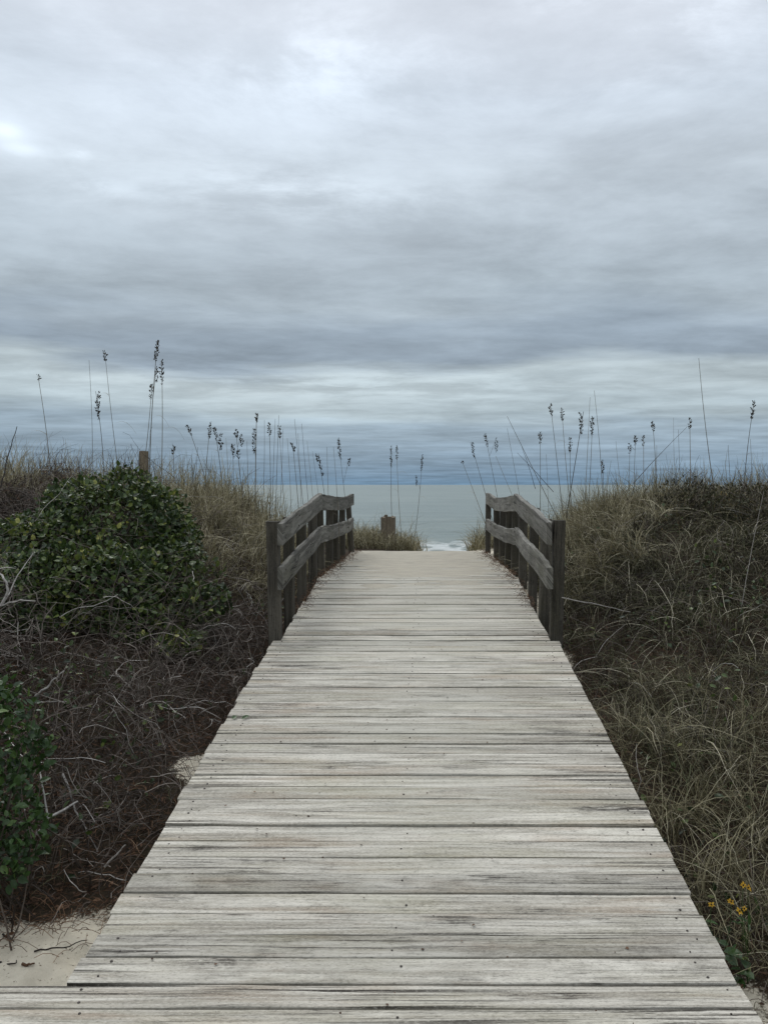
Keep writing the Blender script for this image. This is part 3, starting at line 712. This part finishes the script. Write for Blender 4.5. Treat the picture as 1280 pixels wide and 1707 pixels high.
shrub('dune_shrub', gp(3.1, 9.6), [B(1160, 866, 9.4, .55, .5, .45), B(1110, 915, 9.0, .5, .5, .34), B(1060, 940, 8.7, .4, .4, .28), B(1180, 960, 8.4, .5, .4, .26)], 6000, .042, M_LEAF3, 'dark brownish shrub on the right dune crest, the one nearer the railing', .9, 150, spikes=90, group=grp)
shrub('dune_shrub', gp(4.0, 9.2), [B(1255, 865, 9.2, .55, .6, .44), B(1320, 880, 9.0, .5, .5, .42), B(1235, 930, 8.8, .45, .4, .36), B(1260, 985, 8.3, .5, .4, .26)], 6000, .042, M_LEAF3, 'dark brownish shrub on the right dune crest, cut by the right edge of the photo', .9, 180, spikes=110, group=grp)
grp = 'brown scrubby bushes on the left dune crest'
shrub('brown_bush', gp(-4.4, 9.3), [B(40, 835, 9.3, .5, .5, .22), B(-20, 850, 9.1, .4, .4, .3)], 900, .035, M_LITTER, 'reddish brown twiggy bush at the left edge behind the green shrub', .8, 200, spikes=150, twig_tint=(0, .6), group=grp)
shrub('brown_bush', gp(-3.9, 9.7), [B(105, 800, 9.7, .35, .4, .16)], 300, .035, M_LITTER, 'thin brown twiggy bush peeking over the top of the green shrub', .8, 140, spikes=110, twig_tint=(0, .7), group=grp)

def dead_shrub(x, y, h, label):
    root = empty('dead_shrub', gp(x, y), label, 'dead shrub', 'bare dead shrubs in the left brush')
    segs = []
    def grow(p, d, L, r, lev):
        K = 6; P = [p]
        for _ in range(K-1):
            d = unit(d+rng.normal(0, .16, 3)+np.array([0, 0, -.03])); P.append(P[-1]+d*L/(K-1))
        P = np.array(P); P[:, 0] = np.minimum(P[:, 0], -1.22); segs.append((P, np.linspace(r, r*.62, K)))
        if lev < 3:
            for _ in range(rng.integers(2, 4)):
                i = rng.integers(2, K); grow(P[i], unit(d+rng.normal(0, .55, 3)), L*U(.5, .85), r*.6, lev+1)
    for _ in range(5):
        a = U(0, 6.28); grow(np.array(gp(x, y, -.03))+rng.normal(0, .03, 3)*[1, 1, 0], unit(np.array([math.cos(a)*.9, math.sin(a)*.9, U(.5, 1.4)])), h*U(.6, 1), U(.005, .009), 0)
    g = G(); P = np.stack([q[0] for q in segs]); R = np.stack([np.maximum(q[1], .0014) for q in segs])
    tubes(g, P, R, np.clip(rng.normal(.55, .18, len(P)), 0, 1), 4); g.build('branches', M_TWIG, root)
for x, y, h in ((-1.75, 5.5, .34), (-2.3, 5.0, .42), (-2.0, 6.2, .42), (-1.6, 6.9, .30), (-2.7, 5.9, .46), (-1.75, 4.5, .28), (-3.1, 6.6, .40), (-1.9, 7.3, .34)):
    dead_shrub(x, y, h, 'bare forked dead shrub tangled in the grey brush left of the boardwalk')

# low green creeper leaves scattered in the tangle
g = G()
x, y = scatter(1500, -4.6, -1.25, 4.1, 8.2, lambda x, y: veg(x, y)*smooth((clump(x, y, 1.5, 77)-.52)/.08))
x2, y2 = scatter(1500, 1.2, 5, 3.3, 9.5, lambda x, y: veg(x, y)*smooth((clump(x, y, 1.5, 87)-.52)/.08))
x = np.concatenate([x, x2]); y = np.concatenate([y, y2]); n = len(x)
P = np.stack([x, y, ground_z(x, y)+U(.04, .36, n)*np.clip((np.abs(x)-1.1)*1.1, .15, 1)], -1)
leaves(g, P, rng.normal(size=(n, 3))+[0, 0, .2], unit(rng.normal(0, .6, (n, 3))+[0, -.2, 1]), U(.025, .055, n), rng.beta(2, 2.8, n), 1.1)
tag(g.build('creeper_leaves', M_LEAF), 'scattered green creeper leaves among the dead twigs', 'creeper', kind='stuff')

# ---------------------------------------------------------------- dead branches
def branch(pts, r, label, forks=(), mat=None, name='dead_branch', tint=.6, group=None, cat='branch', sides=6):
    pts = np.array(pts, float); root = empty(name, pts[0], label, cat, group)
    g = G(); K = 10
    def tube(pp, r0, r1):
        pp = np.array(pp, float); s = np.concatenate([[0], np.cumsum(np.linalg.norm(np.diff(pp, axis=0), axis=1))]); u = np.linspace(0, s[-1], K)
        P = np.stack([np.interp(u, s, pp[:, i]) for i in range(3)], -1)
        P[1:-1] += rng.normal(0, r0*.45, (K-2, 3))
        tubes(g, P[None], np.linspace(r0, r1, K)[None], np.array([tint]), sides)
    tube(pts, r, r*.45)
    for f in forks: tube(f, r*.55, r*.25)
    g.build('limb', mat or M_PALE, root)
    return root
branch([at(62, 1390, 4.15), at(80, 1362, 4.15), at(104, 1350, 4.2), at(130, 1336, 4.3)], .009, 'short thick bleached branch beside the small leafy shrub', [[at(80, 1362, 4.15), at(70, 1300, 4.2), at(62, 1262, 4.3)]])
branch([at(2, 1010, 5.6), at(14, 985, 5.6), at(6, 962, 5.6), at(-8, 950, 5.7)], .010, 'crooked whitish branch at the left edge under the large green shrub', [[at(2, 1010, 5.6), at(34, 1000, 5.5), at(60, 1002, 5.4)], [at(4, 1010, 5.6), at(30, 960, 5.7), at(56, 922, 5.8)]])
branch([at(105, 1290, 4.5), at(128, 1350, 4.4), at(150, 1395, 4.3), at(164, 1420, 4.3)], .006, 'thin grey dead stick slanting down through the brown litter', [[at(128, 1350, 4.4), at(140, 1340, 4.3), at(160, 1372, 4.2)]], tint=.3)
branch([at(60, 1160, 5.0), at(95, 1130, 5.0), at(108, 1118, 5.0)], .008, 'pale forked stub in the twig tangle above the small leafy shrub', [[at(62, 1170, 5.0), at(112, 1170, 5.0)]], tint=.4)
branch([at(0, 1455, 3.9), at(50, 1470, 3.9), at(90, 1500, 3.85)], .005, 'long thin dark stick lying across the ground by the leafy shrub', tint=0., mat=M_TWIG)
branch([at(175, 1445, 4.0), at(195, 1425, 4.0), at(210, 1408, 4.0)], .006, 'stubby grey stick leaning beside the left edge of the ramp', tint=.2)
branch([at(936, 996, 6.6), at(985, 1006, 6.5), at(1050, 1020, 6.4)], .005, 'straight pale twig lying on the grass beside the right railing post', tint=.2)
branch([at(1230, 1040, 7.0), at(1255, 900, 7.2), at(1272, 820, 7.3)], .0035, 'long thin bare twig rising out of the right grass slope', tint=.1)
branch([at(2, 812, 7.6), at(14, 760, 7.7), at(29, 711, 7.8)], .007, 'dark bare stick standing at the far left edge against the sky', tint=.0, mat=M_TWIG, cat='stick', name='bare_stick')
branch([at(922, 820, 10.4), at(890, 784, 10.4), at(862, 755, 10.4)], .004, 'dark bent stick leaning left over the right railing, the lower of two', tint=.1, mat=M_TWIG, cat='stick', name='bare_stick')
branch([at(892, 815, 10.6), at(880, 775, 10.6), at(867, 738, 10.6)], .0035, 'thin dark stick leaning left over the right railing, the steeper of two', tint=.1, mat=M_TWIG, cat='stick', name='bare_stick')
branch([at(1055, 806, 10.8), at(1100, 756, 10.8), at(1145, 711, 10.8)], .004, 'straight stick slanting up to the right above the right dune grass', tint=.2, mat=M_TWIG, cat='stick', name='bare_stick')
# bits lying on the sand at lower left
def on_sand(px, py):
    D = 3.4
    for _ in range(30):
        p = at(px, py, D); D = (CAMZ-float(ground_z(p[0], D)))*F_PX/(py-HY)
    p = at(px, py, D); p[2] += .008; return p
branch([on_sand(58, 1589), on_sand(85, 1584), on_sand(110, 1583), on_sand(135, 1572), on_sand(146, 1570)], .004, 'thin curved dark twig lying on the pale sand next to the ramp', tint=.0, mat=M_TWIG, name='fallen_twig', cat='twig')
branch([on_sand(-6, 1606), on_sand(18, 1611), on_sand(26, 1612), on_sand(28, 1604)], .005, 'short hooked twig on the pale sand at the left edge', tint=.0, mat=M_TWIG, name='fallen_twig', cat='twig')
branch([on_sand(38, 1610), on_sand(50, 1611), on_sand(58, 1609)], .007, 'flat brown bark chip on the pale sand beyond the platform', tint=.5, mat=M_LITTER, name='bark_chip', cat='bark chip')
branch([on_sand(5, 1560), on_sand(14, 1566), on_sand(24, 1572)], .005, 'short straight twig on the sand at the foot of the litter', tint=.1, mat=M_TWIG, name='fallen_twig', cat='twig')
# green leaf sprig on the ramp
z = float(deck_z(5.1))+.006
for (px, dx, lab) in ((388, .02, 'small round green leaf lying on the left edge of the ramp'), (403, .06, 'narrow green leaf lying on the left edge of the ramp')):
    p = at(px, 1198, 5.1); p[2] = z; root = empty('fallen_leaf', p, lab, 'leaf'); g = G()
    leaves(g, p[None], np.array([[.7 if dx > .03 else .3, .6, .25]]), np.array([[.1, -.5, 1.]]), np.array([.055 if dx > .03 else .04]), np.array([.45]), .9 if dx > .03 else 1.4)
    g.build('blade', M_LEAF2, root)

# ---------------------------------------------------------------- yellow flowers at the lower right
def flower_plant(px, heads, D, label):
    b = at(px, 1560, D); bz = float(ground_z(b[0], b[1])); b[2] = bz
    root = empty('yellow_wildflower', b, label, 'wildflower', 'yellow wildflowers by the right edge of the ramp')
    gs = G()
    for (hx, hy) in heads:
        h = at(hx, hy, D-.05); K = 6; t = np.linspace(0, 1, K)[:, None]
        mid = (b+h)/2+rng.normal(0, .02, 3)
        P = (1-t)**2*b+2*t*(1-t)*mid+t**2*h
        tubes(gs, P[None], np.full((1, K), .0016), np.array([.4]))
        g = G(); m = 6; a = np.arange(m)*2*math.pi/m+rng.random()+rng.normal(0, .2, m); up = unit(np.array([rng.normal(0, .3), -.6, .8]))
        u = unit(np.cross(up, [1., 0, 0])); v = np.cross(up, u)
        ax = np.cos(a)[:, None]*u+np.sin(a)[:, None]*v+up*.15
        leaves(g, np.tile(h, (m, 1)), ax, np.tile(up, (m, 1)), U(.010, .019, m), U(0, 1, m), .9)
        fl = g.build('flower', M_PETAL, root)
        g = G(); tubes(g, np.stack([h+up*.0, h+up*.005, h+up*.007])[None], np.array([[.0035, .003, .001]]), np.array([0.]), 6)
        g.build('disc', M_SEED, fl)
    n = 16; t = rng.random(n); hh = at(heads[0][0], heads[0][1], D)
    P = b+(hh-b)*(t*.7)[:, None]+rng.normal(0, .02, (n, 3))
    g = G(); leaves(g, P, rng.normal(size=(n, 3))+[0, 0, .3], np.tile([[0, -.3, 1.]], (n, 1)), U(.03, .06, n), U(.1, .6, n), .5)
    g.build('foliage', M_LEAF2, root)
    gs.build('stem', M_LEAF2, root)
flower_plant(1190, [(1185, 1508), (1218, 1503)], 3.5, 'small yellow wildflower closest to the right edge of the ramp')
flower_plant(1245, [(1238, 1476), (1246, 1480), (1240, 1515), (1232, 1519)], 3.45, 'yellow wildflower with the larger blooms, further from the ramp')
# broad leafed weed under them
p = at(1205, 1550, 3.4); root = empty('green_weed', gp(p[0], p[1]), 'dark green broad leafed weed under the yellow flowers beside the ramp', 'weed')
n = 16; g = G(); b = np.array(gp(p[0], p[1])); a = U(0, 6.28, n)
leaves(g, b+rng.normal(0, .05, (n, 3))*[1, 1, .4]+[0, 0, .12], np.stack([np.cos(a), np.sin(a), U(.0, .6, n)], -1), np.tile([[0, -.4, 1.]], (n, 1)), U(.045, .075, n), U(.05, .45, n), 1.2); g.build('foliage', M_LEAF2, root)
g = G(); e = b+rng.normal(0, .05, (8, 3))*[1, 1, .3]+[0, 0, .13]; t = np.linspace(0, 1, 4)[None, :, None]
tubes(g, b[None, None]*(1-t)+e[:, None]*t, np.full((8, 4), .002), U(.2, .6, 8)); g.build('stem', M_LEAF2, root)

# ---------------------------------------------------------------- sea oats
def sea_oat(base, top, D, head, label, group, bare=False, curls=1, second=None, thick=1.0, droop=0.0):
    b = at(base[0], base[1], D); bz = float(ground_z(b[0], D)); tp = at(top[0], top[1], D+rng.uniform(-.1, .1))
    tt = (bz-b[2])/(tp[2]-b[2]) if tp[2] > b[2] else 0
    root_pt = b+(tp-b)*max(min(tt, 0), -3); root_pt[2] = bz
    root = empty('sea_oat', root_pt, label, 'sea oats', group)
    K = 12; t = np.linspace(0, 1, K)[:, None]; bend = np.array([rng.normal(0, .012), rng.normal(0, .02), 0])
    P = root_pt*(1-t)+tp*t+bend*np.sin(t*math.pi)
    H = np.linalg.norm(tp-root_pt)
    g = G(); tubes(g, P[None], (np.linspace(.0050, .0024, K)*thick)[None], np.array([U(.1, .8)]), 4); g.build('stem', M_STALK, root)
    px2m = D/F_PX
    heads = [] if bare else [(tp, head*px2m, tp-P[-2])]
    if second is not None:
        q = at(second[0], second[1], D); heads.append((q, second[2]*px2m, np.array([0, 0, 1.])))
        g = G(); s0 = P[int(K*.6)] if second[1] > top[1]+25 else P[-3]
        tubes(g, np.stack([s0*(1-v)+q*v for v in np.linspace(0, 1, 5)])[None], np.full((1, 5), .0022), np.array([.3]), 3); g.build('side_stem', M_STALK, root)
    for q, L, dr in heads:
        g = G(); dr = unit(dr); m = max(12, int(L/.0042)); s = rng.random(m)
        bow = np.array([droop*.35, 0, -abs(droop)*.15])*L
        p = q[None]-dr[None]*(L*s)[:, None]+bow[None]*((1-s)**2)[:, None]-bow[None]*.3
        az = U(0, 6.28, m); w = .45+.55*np.sin(np.clip(s*1.05, 0, 1)*math.pi)
        out = np.stack([np.cos(az), np.sin(az)*.7, np.zeros(m)], -1)*w[:, None]
        p = p+out*.010+rng.normal(0, .003, (m, 3))
        ax = out*.55+dr*rng.uniform(.1, 1.0, m)[:, None]+np.array([droop*.4, 0, 0])
        leaves(g, p, ax, rng.normal(size=(m, 3)), U(.018, .034, m)*(.6+.4*w), rng.beta(1.3, 3.4, m), .95)
        g.build('seed_head', M_SEED, root)
    for c in range(curls):
        i = rng.integers(3, 9); a = rng.choice([-1, 1]); L = H*U(.10, .22); K2 = 8; u = np.linspace(0, 1, K2)[:, None]
        Pc = P[i]+np.array([a, rng.normal(0, .3), 0])*L*(u*.75)+np.array([0, 0, 1.])*L*(.7*u-1.0*u**2.2)
        g = G(); ribbons(g, Pc[None], (np.linspace(.0036, .0012, K2))[None], unit(np.array([[.2, .8, .4]])), np.array([U(.4, 1)]))
        g.build('leaf', M_STALK, root)
GL = 'tall sea oats behind the green shrub'; GB = 'thin bare sea oat stems behind the left railing'; GM = 'sea oats on the left dune crest'
GC = 'sea oats at the end of the boardwalk'; GR = 'sea oats on the right dune crest'; GBR = 'thin bare stems on the right dune crest'
OATS = [
 ((83, 786), (64, 626), 9.6, 8, 'tall thin sea oat, farthest left, with a curled leaf and a tiny seed tip', GL, dict(curls=2)),
 ((152, 770), (149, 600), 10.2, 0, 'tall bare thread-thin stem between the two leftmost seeded stalks', GL, dict(bare=True, curls=0, thick=.7)),
 ((168, 770), (160, 652), 9.6, 50, 'sea oat with a long drooping seed head left of the slim round post', GL, dict(curls=0, droop=.5)),
 ((199, 784), (175, 585), 9.6, 18, 'tall sea oat leaning left with two curled leaves, left of the slim round post', GL, dict(curls=2)),
 ((252, 790), (263, 568), 9.4, 36, 'tallest sea oat, right beside the slim round post', GL, dict(curls=1, thick=1.2, second=(261, 612, 26))),
 ((268, 780), (270, 601), 9.4, 40, 'second tallest sea oat, just right of the tallest one by the post', GL, dict(curls=1)),
 ((240, 760), (254, 641), 9.4, 26, 'shortest sea oat of the cluster by the slim round post', GL, dict(curls=0)),
 ((333, 775), (313, 708), 10.3, 20, 'short sea oat leaning left, first right of the tall cluster by the post', GM, dict(curls=1, droop=-.4)),
 ((345, 790), (351, 705), 10.3, 28, 'upright sea oat with a single dark head, beside the double-headed one', GM, dict()),
 ((366, 790), (358, 713), 10.3, 22, 'double-headed sea oat on the left dune crest', GM, dict(second=(368, 722, 30))),
 ((290, 780), (289, 742), 10.2, 18, 'very short seed stalk low in the grass right of the slim round post', GM, dict(curls=0)),
 ((402, 790), (394, 717), 10.4, 14, 'forked sea oat left of the thickest dark stalk', GM, dict(second=(403, 724, 22), curls=0)),
 ((388, 805), (388, 741), 10.2, 22, 'low sea oat with a head close to the grass, left of the thickest stalk', GM, dict(second=(398, 750, 16), curls=0)),
 ((427, 815), (428, 690), 10.0, 16, 'thickest dark sea oat with two stacked heads above the bare brown patch', GM, dict(thick=1.4, second=(424, 716, 42))),
 ((449, 800), (449, 706), 10.6, 22, 'sea oat with a small head, first right of the thickest stalk', GM, dict(curls=0)),
 ((473, 800), (466, 712), 10.6, 20, 'slightly tilted sea oat amid the bare stems behind the left railing', GM, dict(curls=0)),
 ((494, 805), (488, 738), 10.4, 18, 'short sea oat with a drooping head above the near end of the left railing', GM, dict(droop=-.6)),
 ((542, 838), (531, 756), 11.0, 40, 'sea oat with a long ragged head above the middle of the left railing', GM, dict(curls=1, droop=-.4)),
 ((577, 835), (564, 730), 12.0, 36, 'tall sea oat leaning left above the far end of the left railing', GM, dict(second=(582, 764, 14), curls=0)),
 ((654, 880), (652, 743), 16.6, 36, 'left one of the twin upright sea oats above the broken piling', GC, dict(curls=0, thick=1.2)),
 ((669, 886), (661, 743), 16.8, 24, 'right one of the twin upright sea oats, with a curled leaf', GC, dict(curls=2, thick=1.2)),
 ((690, 900), (704, 758), 16.8, 28, 'sea oat leaning right over the sea, right of the broken piling', GC, dict(curls=1, thick=1.2, second=(694, 793, 18))),
 ((815, 850), (784, 737), 14.6, 30, 'sea oat leaning far left over the sea at the far end of the right railing', GR, dict(curls=0, droop=.5, thick=1.2)),
 ((811, 880), (770, 769), 14.8, 6, 'arched thin sea oat hanging furthest left beside the right railing', GR, dict(curls=1, thick=1.1)),
 ((828, 830), (808, 724), 13.6, 22, 'fork-headed sea oat above the far end of the right railing', GR, dict(second=(827, 731, 24), curls=0, thick=1.2)),
 ((900, 815), (900, 720), 11.2, 20, 'straight sea oat with a narrow head above the right railing kink', GR, dict(curls=0)),
 ((933, 815), (917, 674), 10.8, 20, 'tall sea oat with short dark head, left one of a pair over the near post', GR, dict(curls=1)),
 ((949, 815), (936, 682), 10.8, 20, 'tall sea oat with short dark head, right one of a pair over the near post', GR, dict(curls=0)),
 ((951, 815), (972, 686), 10.6, 44, 'sea oat with the largest arching seed head on the right dune', GR, dict(curls=1, thick=1.3, droop=-.6)),
 ((953, 810), (950, 729), 10.9, 26, 'short sea oat tucked left of the largest arching head', GR, dict(curls=0)),
 ((981, 810), (987, 696), 10.7, 30, 'sea oat with a pale head, just right of the largest arching head', GR, dict(curls=0)),
 ((1006, 806), (1004, 768), 11.0, 22, 'short dark headed sea oat low over the right grass', GR, dict(curls=0)),
 ((1057, 806), (1059, 727), 10.8, 16, 'left one of the two short sea oats left of the slanting stick top', GR, dict(second=(1049, 741, 16), curls=0)),
 ((1072, 806), (1072, 727), 10.8, 18, 'right one of the two short sea oats left of the slanting stick top', GR, dict(curls=0)),
 ((1088, 810), (1087, 704), 10.8, 17, 'straight sea oat with a compact head crossing the slanting stick', GR, dict(curls=0)),
 ((1150, 800), (1149, 698), 10.4, 18, 'sea oat with a tufted head at the top of the slanting stick', GR, dict(curls=0, thick=1.1)),
 ((1243, 800), (1256, 670), 9.8, 28, 'sea oat with a pale head leaning right near the right edge', GR, dict(curls=1)),
 ((1189, 800), (1164, 597), 10.0, 0, 'tallest bare stem on the right dune, bending left', GR, dict(bare=True, curls=1)),
 ((1002, 815), (990, 651), 10.9, 0, 'tall bare stem right of the pale headed sea oat', GR, dict(bare=True, curls=0)),
 ((975, 815), (983, 662), 11.1, 0, 'tall bare stem behind the largest arching head', GR, dict(bare=True, curls=0)),
 ((900, 806), (845, 694), 10.9, 0, 'long bare stem leaning far left above the right railing', GR, dict(bare=True, curls=0)),
]
for b, t, D, hd, lab, grp, kw in OATS: sea_oat(b, t, D, hd, lab, grp, **kw)
for bx, tx, ty in ((438, 441, 700), (456, 459, 698), (461, 465, 692), (468, 472, 715), (482, 479, 730), (503, 491, 698), (513, 503, 706), (520, 512, 735), (548, 545, 745), (560, 556, 745), (415, 412, 735), (381, 377, 730), (325, 330, 745), (500, 497, 722), (530, 521, 752)):
    sea_oat((bx, 815), (tx, ty), 10.6+rng.uniform(-.4, .6), 0, 'thin bare grass stem standing against the sky behind the left railing', GB, bare=True, curls=int(rng.random() < .3), thick=.75)
for bx, tx, ty in ((863, 845, 714), (851, 826, 760), (912, 910, 757), (1038, 1026, 735), (1128, 1122, 696), (1134, 1130, 716), (1045, 1049, 745), (1012, 1018, 768), (1218, 1213, 742), (1252, 1250, 732), (1090, 1094, 742)):
    sea_oat((bx, 815), (tx, ty), 10.7+rng.uniform(-.4, .6), 0, 'thin bare grass stem standing against the sky on the right dune', GBR, bare=True, curls=int(rng.random() < .3), thick=.75)

# ---------------------------------------------------------------- sky, sun, camera
W = bpy.data.worlds.new('World'); S.world = W; W.use_nodes = True
k = M.__new__(M); k.t = W.node_tree; k.n = k.t.nodes; k.n.clear()
out = k.new('ShaderNodeOutputWorld')
SUN_EL, SUN_AZ = math.radians(52), math.radians(-28)      # azimuth from +Y towards +X
sky = k.new('ShaderNodeTexSky', sky_type='NISHITA', sun_disc=False, sun_elevation=SUN_EL, sun_rotation=SUN_AZ)
bg1 = k.new('ShaderNodeBackground'); k.L(sky.outputs[0], bg1.inputs[0]); bg1.inputs[1].default_value = .08
d = k.new('ShaderNodeTexCoord').outputs['Generated']
s = k.new('ShaderNodeSeparateXYZ'); k.L(d, s.inputs[0]); dx, dy, dz = s.outputs
hor = k.math('SQRT', k.math('ADD', k.math('MULTIPLY', dx, dx), k.math('MULTIPLY', dy, dy)))
tn = k.math('MAXIMUM', k.math('DIVIDE', dz, k.math('MAXIMUM', hor, .001)), 0)
zz = k.math('ADD', k.math('MAXIMUM', dz, 0), .05)
c = k.new('ShaderNodeCombineXYZ'); k.L(k.math('DIVIDE', dx, zz), c.inputs[0]); k.L(k.math('DIVIDE', dy, zz), c.inputs[1])
pl = c.outputs[0]
az = k.math('DIVIDE', dx, k.math('MAXIMUM', k.math('ABSOLUTE', dy), .05))
cb = k.new('ShaderNodeCombineXYZ'); k.L(az, cb.inputs[0]); k.L(tn, cb.inputs[1]); k.L(dy, cb.inputs[2])
band = cb.outputs[0]
nA = k.noise(k.vmul(pl, (.45, 1.0, 1)), 1.0, 6, .55, .25)
nB = k.new('ShaderNodeMapRange', interpolation_type='SMOOTHSTEP'); nB_ = nB; k.L(k.noise(k.vadd(k.vmul(pl, (1.35, 1.6, 1)), (7, 3, 1)), 1.0, 10, .64, .2), nB.inputs[0]); nB.inputs[1].default_value = .22; nB.inputs[2].default_value = .78; nB = nB.outputs[0]
nC = k.noise(k.vadd(k.vmul(pl, (.55, .8, 1)), (3, 11, 2)), 1.0, 5, .5, .2)
nS = k.noise(k.vadd(k.vmul(band, (1.5, 26, .1)), (1.7, .4, 0)), 1.0, 6, .58, .5)     # flat streaks far away
nL = k.noise(k.vadd(k.vmul(band, (1.9, 5, .1)), (5.1, 2.2, 0)), 1.0, 3, .5)
low = k.rng(tn, .05, .30, 1, 0)
warp = k.math('MULTIPLY', k.math('SUBTRACT', nA, .5), k.math('MULTIPLY', k.math('MINIMUM', k.math('ADD', tn, .02), .4), .42))
warp = k.math('ADD', warp, k.math('MULTIPLY', k.math('SUBTRACT', nL, .5), k.math('MULTIPLY', k.math('MINIMUM', tn, .15), .75)))
te = k.math('MAXIMUM', k.math('ADD', tn, warp), 0)
f = k.math('DIVIDE', te, k.math('ADD', te, .5))
R_ = lambda t: t/(t+.5)
stops = [(R_(0), lin(104, 134, 160)), (R_(.012), lin(120, 146, 169)), (R_(.045), lin(141, 161, 178)), (R_(.07), lin(152, 170, 184)), (R_(.09), lin(172, 187, 195)), (R_(.125), lin(180, 193, 199)),
         (R_(.148), lin(143, 157, 170)), (R_(.175), lin(150, 164, 177)), (R_(.215), lin(174, 187, 197)), (R_(.28), lin(182, 194, 204)), (R_(.36), lin(196, 207, 217)), (R_(.46), lin(208, 219, 231)), (R_(.58), lin(224, 232, 243)), (1, lin(228, 233, 240))]
base = k.ramp(f, stops)
mul = k.math('ADD', 1, k.math('ADD', k.math('MULTIPLY', k.math('SUBTRACT', nB, .5), .40), k.math('MULTIPLY', k.math('SUBTRACT', nC, .5), .6)))
mul = k.math('ADD', mul, k.math('MULTIPLY', k.math('SUBTRACT', nS, .5), k.math('MULTIPLY', low, .75)))
# thin spots where the cloud lets more light through
for (px, py, rx, ry, am) in ((8, 282, .022, .010, .20), (40, 305, .030, .008, .17), (130, 300, .02, .008, .14), (175, 345, .045, .010, .13), (530, 110, .12, .06, .16), (500, 330, .16, .03, .16), (560, 640, .22, .018, .14), (1080, 40, .16, .08, .16)):
    ex = k.math('DIVIDE', k.math('SUBTRACT', az, (px-CX)/F_PX), rx); ey = k.math('DIVIDE', k.math('SUBTRACT', tn, (HY-py)/F_PX), ry)
    r2 = k.math('ADD', k.math('MULTIPLY', ex, ex), k.math('MULTIPLY', ey, ey))
    gl = k.math('MULTIPLY', k.math('POWER', 2.718, k.math('MULTIPLY', r2, -1)), k.rng(dy, 0, .1))
    mul = k.math('ADD', mul, k.math('MULTIPLY', gl, k.math('MULTIPLY', k.rng(nB, .3, .65, .25, 1.6), am)))
lift = k.rng(tn, .6, 2.0, 1, 1.75)
mul = k.math('MULTIPLY', mul, lift)
sc = k.new('ShaderNodeVectorMath', operation='SCALE'); k.L(base, sc.inputs[0]); k.L(mul, sc.inputs['Scale'])
bg2 = k.new('ShaderNodeBackground'); k.L(sc.outputs[0], bg2.inputs[0]); bg2.inputs[1].default_value = 1.04
mx = k.new('ShaderNodeMixShader'); mx.inputs[0].default_value = .96
k.L(bg1.outputs[0], mx.inputs[1]); k.L(bg2.outputs[0], mx.inputs[2]); k.L(mx.outputs[0], out.inputs[0])

sl = bpy.data.lights.new('sun', 'SUN'); sl.energy = 1.2; sl.angle = math.radians(25); sl.color = (1, .985, .95)
so = bpy.data.objects.new('sun', sl); COL.objects.link(so)
v = Vector((math.sin(SUN_AZ)*math.cos(SUN_EL), math.cos(SUN_AZ)*math.cos(SUN_EL), math.sin(SUN_EL)))
so.rotation_euler = v.to_track_quat('Z', 'Y').to_euler(); so.location = (0, 0, 30)

cd = bpy.data.cameras.new('camera'); cam = bpy.data.objects.new('camera', cd); COL.objects.link(cam)
cam.location = (CAMX, 0, CAMZ); cam.rotation_euler = (math.radians(90), 0, 0)
cd.sensor_fit = 'AUTO'; cd.sensor_width = 36; cd.lens = F_PX/1707*36
cd.shift_x = -(CX-640)/1707; cd.shift_y = -(853.5-HY)/1707
cd.clip_start = .05; cd.clip_end = 60000
S.camera = cam
S.view_settings.view_transform = 'Standard'; S.view_settings.look = 'None'; S.view_settings.exposure = 0; S.view_settings.gamma = 1
S.cycles.max_bounces = 6; S.cycles.diffuse_bounces = 3; S.cycles.transmission_bounces = 3; S.cycles.transparent_max_bounces = 4
